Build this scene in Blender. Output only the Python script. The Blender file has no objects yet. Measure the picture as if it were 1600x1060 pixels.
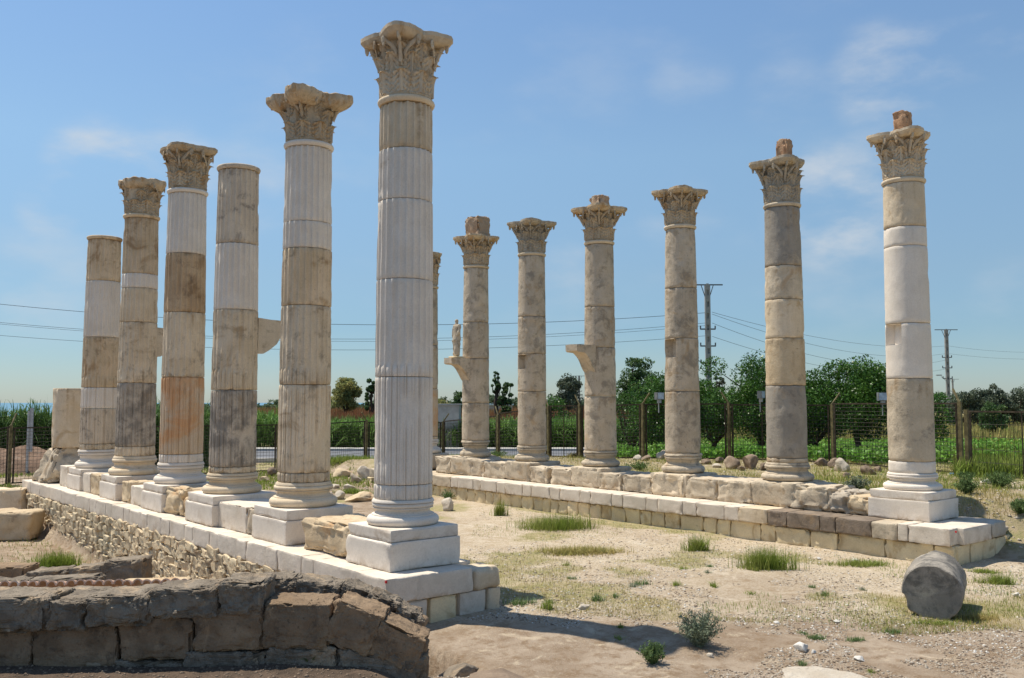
import bpy, bmesh, math, random
import numpy as np
from mathutils import Vector, Matrix, noise
from math import radians, sin, cos, pi, atan, tan, sqrt

SC = bpy.context.scene
COL = SC.collection
random.seed(7); RNG = np.random.default_rng(7)

# ------------------------------------------------------------------ camera
FPX, PITCH, YAW, EYE = 1430.0, radians(3.96), radians(40.0), 2.96
cam_d = bpy.data.cameras.new('camera'); cam = bpy.data.objects.new('camera', cam_d); COL.objects.link(cam)
cam.location = (0, 0, EYE); cam.rotation_euler = (pi/2 + PITCH, 0, -YAW)
cam_d.sensor_width = 36.0; cam_d.lens = 36.0*FPX/1600.0
cam_d.clip_start = 0.1; cam_d.clip_end = 30000
SC.camera = cam
# ------------------------------------------------------------------ light
SUN_EL = radians(66); SH = Vector((0.40, -0.917))
sun_pos = Vector((-SH.x*cos(SUN_EL), -SH.y*cos(SUN_EL), sin(SUN_EL)))
sd = bpy.data.lights.new('sun', 'SUN'); sun = bpy.data.objects.new('sun', sd); COL.objects.link(sun)
sd.energy = 4.8; sd.angle = radians(0.5); sd.color = (1.0, 0.925, 0.80)
sun.rotation_euler = (-sun_pos).to_track_quat('-Z', 'Y').to_euler()
SC.view_settings.view_transform = 'Standard'; SC.view_settings.look = 'None'
SC.view_settings.exposure = 0.25; SC.view_settings.gamma = 1.0
SC.view_settings.use_curve_mapping = False
SC.cycles.max_bounces = 6; SC.cycles.transparent_max_bounces = 8

world = bpy.data.worlds.new('World'); SC.world = world; world.use_nodes = True
wt = world.node_tree; wt.nodes.clear()
def wn(t, **k):
    n = wt.nodes.new(t)
    for a, b in k.items(): setattr(n, a, b)
    return n
sky = wn('ShaderNodeTexSky', sky_type='NISHITA', sun_disc=False)
sky.sun_elevation = SUN_EL; sky.sun_rotation = math.atan2(sun_pos.x, sun_pos.y)
sky.altitude = 0; sky.air_density = 1.0; sky.dust_density = 0.2; sky.ozone_density = 2.4
bg = wn('ShaderNodeBackground'); bg.inputs['Strength'].default_value = 0.125
out = wn('ShaderNodeOutputWorld')
tc = wn('ShaderNodeTexCoord')
nz = wn('ShaderNodeTexNoise'); nz.inputs['Scale'].default_value = 5.5; nz.inputs['Detail'].default_value = 7; nz.inputs['Roughness'].default_value = 0.55
mp = wn('ShaderNodeMapping'); mp.inputs['Scale'].default_value = (1, 1, 2.4); mp.inputs['Rotation'].default_value = (0.25, 0.1, 0)
wt.links.new(tc.outputs['Generated'], mp.inputs['Vector']); wt.links.new(mp.outputs['Vector'], nz.inputs['Vector'])
SKYBLOBS = wn('ShaderNodeMath', operation='ADD'); SKYBLOBS.inputs[0].default_value = 0.0; SKYBLOBS.inputs[1].default_value = 0.0
def px_dir(px, py):
    F = Vector((sin(YAW), cos(YAW), 0)); R = Vector((cos(YAW), -sin(YAW), 0)); U = Vector((0, 0, 1))
    f = F*cos(PITCH) + U*sin(PITCH); u = -F*sin(PITCH) + U*cos(PITCH)
    return (f*FPX + R*(px-800) + u*(530-py)).normalized()
last = SKYBLOBS.outputs[0]
for (cx, cy, half, amt) in ((150, 255, 3.2, .6), (260, 262, 3.4, .42), (75, 325, 2.0, .34), (1300, 315, 4.6, .6), (1390, 125, 4.0, .50),
                            (1530, 60, 4.0, .25), (1080, 130, 3.0, .12), (880, 430, 2.6, .22), (60, 450, 4.0, .22), (380, 300, 4, .22),
                            (1230, 150, 3.0, .15), (1330, 420, 4, .18), (1060, 330, 3, .18), (1600, 470, 3.5, .12)):
    dp = wn('ShaderNodeVectorMath', operation='DOT_PRODUCT'); dp.inputs[1].default_value = px_dir(cx, cy)
    wt.links.new(tc.outputs['Generated'], dp.inputs[0])
    mr = wn('ShaderNodeMapRange', interpolation_type='SMOOTHSTEP')
    mr.inputs['From Min'].default_value = cos(radians(half)); mr.inputs['From Max'].default_value = 1.0
    mr.inputs['To Max'].default_value = amt*1.35
    wt.links.new(dp.outputs['Value'], mr.inputs['Value'])
    ad = wn('ShaderNodeMath', operation='ADD'); wt.links.new(last, ad.inputs[0]); wt.links.new(mr.outputs[0], ad.inputs[1]); last = ad.outputs[0]
r1 = wn('ShaderNodeMapRange', interpolation_type='SMOOTHSTEP'); r1.inputs['From Min'].default_value = 0.40; r1.inputs['From Max'].default_value = 0.66
wt.links.new(nz.outputs['Fac'], r1.inputs['Value'])
m1 = wn('ShaderNodeMath', operation='MULTIPLY'); wt.links.new(last, m1.inputs[0]); wt.links.new(r1.outputs[0], m1.inputs[1])
r2 = wn('ShaderNodeMapRange', interpolation_type='SMOOTHSTEP'); r2.inputs['From Min'].default_value = 0.5; r2.inputs['From Max'].default_value = 0.8; r2.inputs['To Max'].default_value = 0.16
wt.links.new(nz.outputs['Fac'], r2.inputs['Value'])
m2 = wn('ShaderNodeMath', operation='ADD'); wt.links.new(m1.outputs[0], m2.inputs[0]); wt.links.new(r2.outputs[0], m2.inputs[1])
tint = wn('ShaderNodeMix', data_type='RGBA', blend_type='MULTIPLY'); tint.inputs['Factor'].default_value = 1.0
sx_ = wn('ShaderNodeSeparateXYZ'); wt.links.new(tc.outputs['Generated'], sx_.inputs[0])
rp = wn('ShaderNodeValToRGB'); wt.links.new(sx_.outputs['Z'], rp.inputs[0])      # hazy horizon, same all round
els = rp.color_ramp.elements; els[0].position = 0.0; els[0].color = (.44, .53, .66, 1); els[1].position = .43; els[1].color = (.93, 1, 1, 1)
for p_, c_ in ((.08, (.47, .575, .67)), (.134, (.61, .67, .70)), (.26, (.87, .92, .87))):
    e_ = els.new(p_); e_.color = (*c_, 1)
wt.links.new(rp.outputs[0], tint.inputs['B'])
wt.links.new(sky.outputs['Color'], tint.inputs['A'])
mx = wn('ShaderNodeMix', data_type='RGBA'); mx.inputs['B'].default_value = (4.3, 4.6, 4.9, 1)
wt.links.new(m2.outputs[0], mx.inputs['Factor']); wt.links.new(tint.outputs['Result'], mx.inputs['A'])
wt.links.new(mx.outputs['Result'], bg.inputs['Color']); wt.links.new(bg.outputs[0], out.inputs['Surface'])

# ------------------------------------------------------------------ geometry of the site (metres; X across the street, Y along it)
def ad_xy(a, d):            # lateral / depth from the eye -> X, Y
    return a*cos(YAW) + d*sin(YAW), -a*sin(YAW) + d*cos(YAW)
def lat_px(px, d, Z):
    return (px-800)/FPX*(d*cos(PITCH) + (Z-EYE)*sin(PITCH))
def Y_on_X(px, X, Z):
    k = (px-800)/FPX
    # cos*X - sin*Y = k*((sin*X+cos*Y)*cp + (Z-EYE)*sp)
    cy, sy, cp, sp = cos(YAW), sin(YAW), cos(PITCH), sin(PITCH)
    return (cy*X - k*(sy*X*cp + (Z-EYE)*sp))/(sy + k*cy*cp)
def X_on_Y(px, Y, Z):
    k = (px-800)/FPX
    cy, sy, cp, sp = cos(YAW), sin(YAW), cos(PITCH), sin(PITCH)
    return (sy*Y + k*(cy*Y*cp + (Z-EYE)*sp))/(cy - k*sy*cp)
def elev(py): return tan(PITCH + atan((530-py)/FPX))
def Z_at(py, X, Y): return EYE + (X*sin(YAW) + Y*cos(YAW))*elev(py)
def ground_pt(px, py, Z=0.0):
    d = (Z-EYE)/elev(py); return ad_xy(lat_px(px, d, Z), d)
def at_depth(px, d, Z=1.0): return ad_xy(lat_px(px, d, Z), d)
def scale_at(X, Y, Z): return ((X*sin(YAW) + Y*cos(YAW))*cos(PITCH) + (Z-EYE)*sin(PITCH))/FPX    # metres per photo pixel

# ------------------------------------------------------------------ object helpers
def tag(o, label=None, cat=None, group=None, kind=None):
    if label: o['label'] = label
    if cat: o['category'] = cat
    if group: o['group'] = group
    if kind: o['kind'] = kind
    return o
def empty(name, loc, label, cat, group=None, rz=0):
    o = bpy.data.objects.new(name, None); COL.objects.link(o); o.location = loc; o.rotation_euler = (0, 0, rz)
    o.empty_display_size = .2
    return tag(o, label, cat, group)
def finish(me, mat, smooth=None):
    if mat is not None: me.materials.append(mat)
    if smooth is not None:
        me.shade_smooth(); me.set_sharp_from_angle(angle=radians(smooth))
    return me
def obj(name, me, parent=None, loc=(0, 0, 0), rot=(0, 0, 0), scl=(1, 1, 1)):
    o = bpy.data.objects.new(name, me); COL.objects.link(o); o.location = loc; o.rotation_euler = rot; o.scale = scl
    if parent is not None: o.parent = parent
    return o
def pymesh(name, V, F, mat, smooth=None):
    me = bpy.data.meshes.new(name); me.from_pydata([tuple(v) for v in V], [], F); me.update()
    return finish(me, mat, smooth)
def npmesh(name, V, F, mat, k, smooth=False):      # F (n,k) int array
    V = np.ascontiguousarray(V, dtype=np.float32); F = np.ascontiguousarray(F, dtype=np.int32)
    me = bpy.data.meshes.new(name); me.vertices.add(len(V)); me.vertices.foreach_set('co', V.ravel())
    me.loops.add(F.size); me.loops.foreach_set('vertex_index', F.ravel())
    me.polygons.add(len(F)); me.polygons.foreach_set('loop_start', np.arange(0, F.size, k, dtype=np.int32))
    me.update(calc_edges=True)
    if mat is not None: me.materials.append(mat)
    if smooth: me.shade_smooth()
    return me
class MB:
    def __init__(s): s.V = []; s.F = []
    def add(s, V, F):
        n = len(s.V); s.V += [tuple(v) for v in V]; s.F += [tuple(i+n for i in f) for f in F]
    def box(s, c, h, M=None):
        V = [Vector((c[0]+sx*h[0], c[1]+sy*h[1], c[2]+sz*h[2])) for sz in (-1, 1) for sy in (-1, 1) for sx in (-1, 1)]
        if M is not None: V = [M @ v for v in V]
        s.add(V, [(0, 2, 3, 1), (4, 5, 7, 6), (0, 1, 5, 4), (2, 6, 7, 3), (0, 4, 6, 2), (1, 3, 7, 5)])
    def bar(s, p, q, r, n=6, r2=None):
        p = Vector(p); q = Vector(q); d = q-p
        if d.length < 1e-6: return
        r2 = r if r2 is None else r2
        a = d.orthogonal().normalized(); b = d.normalized().cross(a)
        V = []
        for (c, rr) in ((p, r), (q, r2)):
            for i in range(n):
                t = 2*pi*i/n; V.append(c + a*cos(t)*rr + b*sin(t)*rr)
        F = [(i, (i+1) % n, n+(i+1) % n, n+i) for i in range(n)] + [tuple(range(n-1, -1, -1)), tuple(range(n, 2*n))]
        s.add(V, F)
    def tube(s, pts, rad, n=6):
        pts = [Vector(p) for p in pts]; m = len(pts); V = []; prev = None
        for i, p in enumerate(pts):
            d = (pts[min(i+1, m-1)] - pts[max(i-1, 0)]).normalized()
            if prev is None: a = d.orthogonal().normalized()
            else: a = (prev - d*prev.dot(d)).normalized()
            prev = a; b = d.cross(a); r = rad[i] if hasattr(rad, '__len__') else rad
            for k in range(n):
                t = 2*pi*k/n; V.append(p + a*cos(t)*r + b*sin(t)*r)
        F = [(i*n+k, i*n+(k+1) % n, (i+1)*n+(k+1) % n, (i+1)*n+k) for i in range(m-1) for k in range(n)]
        F += [tuple(range(n-1, -1, -1)), tuple((m-1)*n+k for k in range(n))]
        s.add(V, F)
    def mesh(s, name, mat, smooth=None): return pymesh(name, s.V, s.F, mat, smooth)

# ------------------------------------------------------------------ materials
def new_mat(name):
    m = bpy.data.materials.new(name); m.use_nodes = True; t = m.node_tree
    b = t.nodes['Principled BSDF']; b.inputs['Specular IOR Level'].default_value = 0.25
    return m, t, b
def N(t, ty, **k):
    n = t.nodes.new(ty)
    for a, b in k.items(): setattr(n, a, b)
    return n
def noise_n(t, vec, scale, detail=5, rough=.55, dist=0.0):
    n = N(t, 'ShaderNodeTexNoise'); n.inputs['Scale'].default_value = scale; n.inputs['Detail'].default_value = detail
    n.inputs['Roughness'].default_value = rough; n.inputs['Distortion'].default_value = dist
    t.links.new(vec, n.inputs['Vector']); return n.outputs['Fac']
def rng_n(t, v, a, b, lo=0.0, hi=1.0):
    n = N(t, 'ShaderNodeMapRange', interpolation_type='SMOOTHSTEP')
    n.inputs['From Min'].default_value = a; n.inputs['From Max'].default_value = b
    n.inputs['To Min'].default_value = lo; n.inputs['To Max'].default_value = hi
    t.links.new(v, n.inputs['Value']); return n.outputs[0]
def mix_n(t, fac, A, B, mode='MIX'):
    n = N(t, 'ShaderNodeMix', data_type='RGBA', blend_type=mode)
    if isinstance(fac, (int, float)): n.inputs['Factor'].default_value = fac
    else: t.links.new(fac, n.inputs['Factor'])
    for s, v in (('A', A), ('B', B)):
        if isinstance(v, tuple): n.inputs[s].default_value = (*v[:3], 1)
        else: t.links.new(v, n.inputs[s])
    return n.outputs['Result']
def math_n(t, op, a, b):
    n = N(t, 'ShaderNodeMath', operation=op)
    for i, v in enumerate((a, b)):
        if isinstance(v, (int, float)): n.inputs[i].default_value = v
        else: t.links.new(v, n.inputs[i])
    return n.outputs[0]
def obj_vec(t, rnd=37.0):
    c = N(t, 'ShaderNodeTexCoord'); oi = N(t, 'ShaderNodeObjectInfo')
    cx = N(t, 'ShaderNodeCombineXYZ')
    for i, k in enumerate((rnd, rnd*1.7, rnd*.6)):
        t.links.new(math_n(t, 'MULTIPLY', oi.outputs['Random'], k), cx.inputs[i])
    a = N(t, 'ShaderNodeVectorMath', operation='ADD'); t.links.new(c.outputs['Object'], a.inputs[0]); t.links.new(cx.outputs[0], a.inputs[1])
    return a.outputs[0], oi.outputs['Random']
def stone(name, c1, c2, dark=None, dark_amt=0.0, stain=None, stain_amt=0.0, streak=0.3, pits=0.3, bump=0.25, scale=1.0, vary=0.08, rough=0.9, spec=0.2):
    m, t, b = new_mat(name)
    v, rnd = obj_vec(t)
    big = noise_n(t, v, 2.2*scale, 6, .6, .4)
    col = mix_n(t, rng_n(t, big, .38, .62), c1, c2)
    if stain and stain_amt > 0:
        s = noise_n(t, v, 1.4*scale, 5, .62, .8)
        col = mix_n(t, rng_n(t, s, .66-.3*stain_amt, .72-.1*stain_amt, 0, .85), col, stain)
    if dark and dark_amt > 0:
        s = noise_n(t, v, 3.1*scale, 9, .72, .3)
        col = mix_n(t, rng_n(t, s, .68-.28*dark_amt, .78-.2*dark_amt, 0, .8), col, dark)
    if streak > 0:
        mp = N(t, 'ShaderNodeMapping'); mp.inputs['Scale'].default_value = (9, 9, .9); t.links.new(v, mp.inputs['Vector'])
        s = noise_n(t, mp.outputs[0], 1.4, 5, .65)
        col = mix_n(t, rng_n(t, s, .48, .78, 0, streak*.65), col, tuple(x*.6 for x in c2))
    fine = noise_n(t, v, 42*scale, 6, .7)
    col = mix_n(t, rng_n(t, fine, .35, .7, 0.0, .28), col, tuple(x*.62 for x in c2))
    pn = noise_n(t, v, 21*scale, 4, .6)
    pit = rng_n(t, pn, .66, .72)
    if pits > 0: col = mix_n(t, math_n(t, 'MULTIPLY', pit, pits), col, tuple(x*.35 for x in c2))
    if vary > 0:
        vr = N(t, 'ShaderNodeMapRange'); vr.inputs['To Min'].default_value = 1-vary; vr.inputs['To Max'].default_value = 1+vary
        t.links.new(rnd, vr.inputs['Value'])
        hs = N(t, 'ShaderNodeHueSaturation'); t.links.new(vr.outputs[0], hs.inputs['Value']); t.links.new(col, hs.inputs['Color']); col = hs.outputs[0]
    at = N(t, 'ShaderNodeAttribute', attribute_name='dirt')        # grime and rust-brown drips below the joints
    dn = noise_n(t, v, 5.0, 6, .7, .5)
    col = mix_n(t, math_n(t, 'MULTIPLY', at.outputs['Fac'], rng_n(t, dn, .40, .62, 0, .8)), col, (.33, .225, .125))
    t.links.new(col, b.inputs['Base Color']); b.inputs['Roughness'].default_value = rough; b.inputs['Specular IOR Level'].default_value = spec
    mid = noise_n(t, v, 11*scale, 8, .65)
    h = math_n(t, 'ADD', math_n(t, 'MULTIPLY', mid, .7), math_n(t, 'MULTIPLY', fine, .3))
    h = math_n(t, 'SUBTRACT', h, math_n(t, 'MULTIPLY', pit, .25*min(1, pits*2)))
    bp = N(t, 'ShaderNodeBump'); bp.inputs['Strength'].default_value = 1.0; bp.inputs['Distance'].default_value = 0.055*bump
    t.links.new(h, bp.inputs['Height']); t.links.new(bp.outputs[0], b.inputs['Normal'])
    return m
WHITE = (.66, .63, .585)
M = {}
M['white'] = stone('restored_marble', (.78, .70, .60), (.72, .64, .54), (.52, .43, .32), .22, streak=.10, pits=.18, bump=.10, vary=.03)
M['white_pit'] = stone('tooled_white_stone', (.74, .65, .54), (.65, .57, .465), (.40, .33, .24), .18, streak=.0, pits=.22, bump=.22, vary=.05)
M['cream'] = stone('cream_stone', (.72, .60, .44), (.64, .515, .355), (.34, .27, .19), .3, (.50, .35, .19), .25, streak=.35, pits=.35, bump=.22)
M['beige'] = stone('beige_marble', (.72, .60, .44), (.64, .52, .365), (.30, .245, .18), .6, (.40, .28, .16), .30, streak=.45, pits=.4, bump=.25)
M['duskgrey'] = stone('blackened_marble', (.60, .51, .40), (.46, .395, .315), (.20, .18, .155), .95, streak=.5, pits=.4, bump=.3)
M['plain'] = stone('pitted_plain_marble', (.60, .505, .385), (.51, .42, .31), (.25, .215, .17), .72, (.46, .33, .20), .3, streak=.4, pits=.85, bump=.55)
M['tan'] = stone('tan_marble', (.71, .56, .385), (.61, .475, .31), (.26, .19, .12), .45, (.35, .21, .10), .45, streak=.6, pits=.3, bump=.25)
M['brown'] = stone('brown_stained_marble', (.60, .44, .275), (.50, .35, .21), (.24, .17, .11), .5, (.26, .16, .08), .5, streak=.75, pits=.3, bump=.25)
M['greybeige'] = stone('grey_beige_marble', (.69, .58, .44), (.60, .50, .38), (.24, .20, .165), .6, (.36, .27, .17), .25, streak=.5, pits=.35, bump=.25)
M['orange'] = stone('orange_stained_marble', (.64, .51, .37), (.60, .46, .31), (.40, .28, .17), .2, (.62, .32, .14), .75, streak=.4, pits=.25, bump=.2)
M['grey'] = stone('grey_weathered_stone', (.36, .32, .265), (.28, .25, .21), (.16, .145, .13), .5, (.48, .40, .30), .4, streak=.25, pits=.5, bump=.35)
M['rough'] = stone('rough_limestone', (.64, .51, .34), (.54, .42, .27), (.30, .23, .16), .4, (.46, .27, .13), .35, streak=0, pits=.5, bump=.55)
M['weathered'] = stone('weathered_limestone', (.62, .52, .385), (.52, .435, .32), (.24, .21, .17), .6, (.46, .33, .20), .35, streak=.15, pits=.5, bump=.4)
M['yellow'] = stone('yellow_ashlar', (.80, .67, .43), (.70, .575, .36), (.26, .20, .12), .3, (.46, .33, .17), .4, streak=0, pits=.3, bump=.45, vary=.12)
M['rubble'] = stone('rubble_stone', (.74, .62, .42), (.64, .50, .32), (.42, .31, .19), .3, (.48, .31, .18), .4, streak=0, pits=.35, bump=.5, vary=.2)
M['mortar'] = stone('mortar', (.58, .44, .28), (.48, .355, .215), (.26, .19, .12), .3, streak=0, pits=.3, bump=.4)
M['basalt'] = stone('brown_volcanic_block', (.27, .215, .165), (.19, .15, .115), (.09, .07, .05), .4, (.36, .28, .20), .3, streak=0, pits=.6, bump=.6)
M['lichen'] = stone('lichen_covered_stone', (.30, .25, .19), (.20, .165, .125), (.085, .072, .058), .55, (.48, .36, .235), .4, streak=0, pits=.6, bump=.8, scale=1.6)
M['darkblock'] = stone('brown_ashlar_block', (.31, .22, .14), (.23, .16, .10), (.10, .075, .055), .6, (.44, .31, .19), .4, streak=0, pits=.5, bump=.6, scale=1.3)
M['capital'] = stone('carved_capital_stone', (.64, .51, .35), (.53, .42, .285), (.26, .215, .17), .55, (.42, .25, .11), .55, streak=0, pits=.55, bump=.5, scale=1.6)
M['capital_pale'] = stone('pale_capital_stone', (.70, .58, .42), (.60, .485, .345), (.34, .27, .20), .35, (.45, .30, .16), .45, streak=0, pits=.5, bump=.4, scale=1.6)
M['capital_grey'] = stone('grey_capital_stone', (.55, .47, .355), (.44, .375, .285), (.18, .16, .135), .6, (.42, .30, .16), .4, streak=0, pits=.55, bump=.5, scale=1.6)
M['brick'] = stone('red_mortared_brick', (.52, .32, .19), (.44, .25, .145), (.28, .17, .11), .35, (.60, .46, .31), .5, streak=0, pits=.5, bump=.7, scale=2)
M['pinkstone'] = stone('pinkish_conglomerate', (.47, .34, .23), (.42, .29, .19), (.20, .15, .10), .4, (.50, .42, .32), .4, streak=0, pits=.5, bump=.6, scale=2)
M['rock'] = stone('brown_boulder', (.28, .21, .15), (.21, .155, .11), (.10, .08, .06), .4, (.38, .30, .22), .35, streak=0, pits=.5, bump=.8, vary=.25)
M['palerock'] = stone('pale_boulder', (.56, .50, .41), (.48, .41, .32), (.28, .23, .17), .35, (.50, .38, .24), .3, streak=0, pits=.4, bump=.6, vary=.1)
M['whiterock'] = stone('white_pebble', (.72, .69, .63), (.64, .60, .53), (.45, .38, .3), .2, streak=0, pits=.3, bump=.4, vary=.1)
M['clay'] = stone('clay_tile', (.60, .42, .32), (.52, .35, .26), (.35, .26, .2), .3, (.68, .60, .52), .5, streak=0, pits=.3, bump=.4, vary=.1)
M['concrete'] = stone('grey_concrete', (.36, .35, .33), (.30, .29, .27), (.2, .19, .18), .3, streak=.3, pits=.2, bump=.15)

def flat_mat(name, c, rough=.6, metal=0.0, var=.15, sc=8.0):
    m, t, b = new_mat(name); v, r = obj_vec(t)
    n = noise_n(t, v, sc, 5, .6)
    col = mix_n(t, rng_n(t, n, .35, .65), tuple(x*(1-var) for x in c), tuple(min(1, x*(1+var)) for x in c))
    t.links.new(col, b.inputs['Base Color']); b.inputs['Roughness'].default_value = rough; b.inputs['Metallic'].default_value = metal
    return m
M['rust'] = flat_mat('rusty_fence_steel', (.055, .042, .028), .75, .2, .4)
M['post'] = flat_mat('olive_brown_post', (.15, .125, .06), .7, .1, .35)
M['wire'] = flat_mat('fence_wire', (.055, .05, .04), .7, .3, .3)
M['galv'] = flat_mat('galvanised_steel', (.38, .39, .40), .5, .3)
M['cable'] = flat_mat('overhead_cable', (.12, .13, .14), .7)
M['asphalt'] = flat_mat('asphalt', (.155, .16, .17), .9, 0, .15, 3)
M['kerb'] = flat_mat('kerb_concrete', (.48, .46, .42), .9, 0, .1)
M['lampgrey'] = flat_mat('floodlight_housing', (.18, .19, .19), .5)
M['glass'] = flat_mat('floodlight_glass', (.42, .50, .60), .15)
M['blue'] = flat_mat('blue_plastic_pipe', (.10, .24, .52), .5)
M['bark'] = flat_mat('dark_bark', (.075, .055, .04), .95, 0, .3, 12)
M['plaster'] = flat_mat('weathered_plaster', (.36, .34, .31), .9, 0, .15, 2)

def leaf_mat(name, c, c2, trans=.25, rough=.5, sc=0.9):
    m, t, b = new_mat(name)
    g = N(t, 'ShaderNodeNewGeometry'); oi = N(t, 'ShaderNodeObjectInfo')
    n = noise_n(t, g.outputs['Position'], sc, 4, .6)
    col = mix_n(t, rng_n(t, n, .35, .65), c, c2)
    ri = N(t, 'ShaderNodeMapRange'); ri.inputs['To Min'].default_value = .55; ri.inputs['To Max'].default_value = 1.35
    t.links.new(g.outputs['Random Per Island'], ri.inputs['Value'])
    hs = N(t, 'ShaderNodeHueSaturation'); t.links.new(ri.outputs[0], hs.inputs['Value']); t.links.new(col, hs.inputs['Color'])
    t.links.new(hs.outputs[0], b.inputs['Base Color']); b.inputs['Roughness'].default_value = rough
    tr = N(t, 'ShaderNodeBsdfTranslucent'); t.links.new(hs.outputs[0], tr.inputs['Color'])
    ms = N(t, 'ShaderNodeMixShader'); ms.inputs[0].default_value = trans
    o = t.nodes['Material Output']; t.links.new(b.outputs[0], ms.inputs[1]); t.links.new(tr.outputs[0], ms.inputs[2]); t.links.new(ms.outputs[0], o.inputs['Surface'])
    return m
M['citrus'] = leaf_mat('citrus_leaves', (.05, .125, .02), (.085, .18, .028), .18, .35)
M['darkleaf'] = leaf_mat('dark_leaves', (.06, .12, .04), (.10, .165, .05), .3)
M['olive'] = leaf_mat('olive_leaves', (.10, .13, .085), (.13, .16, .10), .2)
M['autumn'] = leaf_mat('yellowing_leaves', (.34, .32, .11), (.22, .26, .10), .45)
M['farleaf'] = leaf_mat('far_leaves', (.10, .15, .085), (.14, .19, .10), .3, .7, .15)
M['reed'] = leaf_mat('reed_leaves', (.14, .26, .05), (.19, .31, .07), .3, .5, .5)
M['reeddark'] = leaf_mat('tall_reed_leaves', (.09, .17, .04), (.13, .22, .06), .3, .5, .5)
M['crop'] = leaf_mat('crop_leaves', (.13, .30, .04), (.20, .36, .06), .3, .5, .3)
M['redgrass'] = leaf_mat('rust_red_seedheads', (.33, .13, .06), (.24, .15, .06), .3, .8, .05)
M['drygrass'] = leaf_mat('dry_grass', (.44, .35, .13), (.33, .32, .10), .3, .8, .8)
M['grass'] = leaf_mat('fresh_grass', (.19, .27, .04), (.27, .31, .07), .35, .7, 1.5)
M['weed'] = leaf_mat('weed_leaves', (.12, .19, .06), (.15, .22, .08), .25, .7, 2)
M['greyweed'] = leaf_mat('grey_green_weed', (.20, .24, .16), (.24, .27, .18), .2, .8, 2)

# ------------------------------------------------------------------ terrain
def ss(x, a, b):
    t = np.clip((x-a)/(b-a), 0, 1); return t*t*(3-2*t)
def vnoise(X, Y, s, seed=0):
    # cheap smooth value noise (vectorised)
    x = X/s; y = Y/s; xi = np.floor(x).astype(np.int64); yi = np.floor(y).astype(np.int64); fx = x-xi; fy = y-yi
    fx = fx*fx*(3-2*fx); fy = fy*fy*(3-2*fy)
    def h(a, b):
        n = (a*374761393 + b*668265263 + seed*974711) & 0x7fffffff
        n = ((n ^ (n >> 13))*1274126177) & 0x7fffffff
        return (n & 0xffff)/65535.0
    return (h(xi, yi)*(1-fx)+h(xi+1, yi)*fx)*(1-fy) + (h(xi, yi+1)*(1-fx)+h(xi+1, yi+1)*fx)*fy - .5
def height(X, Y):
    X = np.asarray(X, float); Y = np.asarray(Y, float)
    a = X*cos(YAW) - Y*sin(YAW); d = X*sin(YAW) + Y*cos(YAW)
    n = vnoise(X, Y, 3.1, 1)*.10 + vnoise(X, Y, 1.1, 2)*.05 + vnoise(X, Y, .37, 3)*.022 + vnoise(X, Y, .13, 4)*.012
    z = np.zeros_like(X) + .02
    # terrace behind the right-hand colonnade
    xr = 18.0 + 0*Y
    so = 1-ss(Y, 1.0, 10.5)
    terr = ss(X, 18.0+so*.6, 18.9+so*9)
    z = z + terr*.93
    # terrace sinks towards the road far behind
    z = z*(1 - ss(d, 33, 42)*.72)
    # north end of the street
    z = z + ss(Y, 24, 28)*(1-terr)*.12
    # excavated trench on the left of the left-hand podium
    pit = (1-ss(X, 6.35, 6.6))*ss(d, 10.0, 10.9)*(1-ss(a + (d-10)*.02, -.9, -.2) if True else 1)
    pit_depth = -.80 + .45*ss(d, 24, 31) + .15*ss(-a, 7, 13)
    pit = pit*(1-ss(d, 31, 33))
    z = z*(1-pit) + pit_depth*pit
    # higher ground on this side of the ruined wall
    near = (1-ss(d, 9.7, 10.1))*(1-ss(a, -1.5, -.8))
    z = z*(1-near) + near*(.27 - .10*ss(-d, -9.4, -8.0))
    amp = 1.0 + .5*pit
    flat = ss(d, 38, 40)*(1-ss(d, 54, 56))
    z = z + n*amp*(1-flat*.9)
    z = z + ss(d, 60, 300)*.6
    return z
def H(x, y): return float(height(np.array([x]), np.array([y]))[0])

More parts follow.
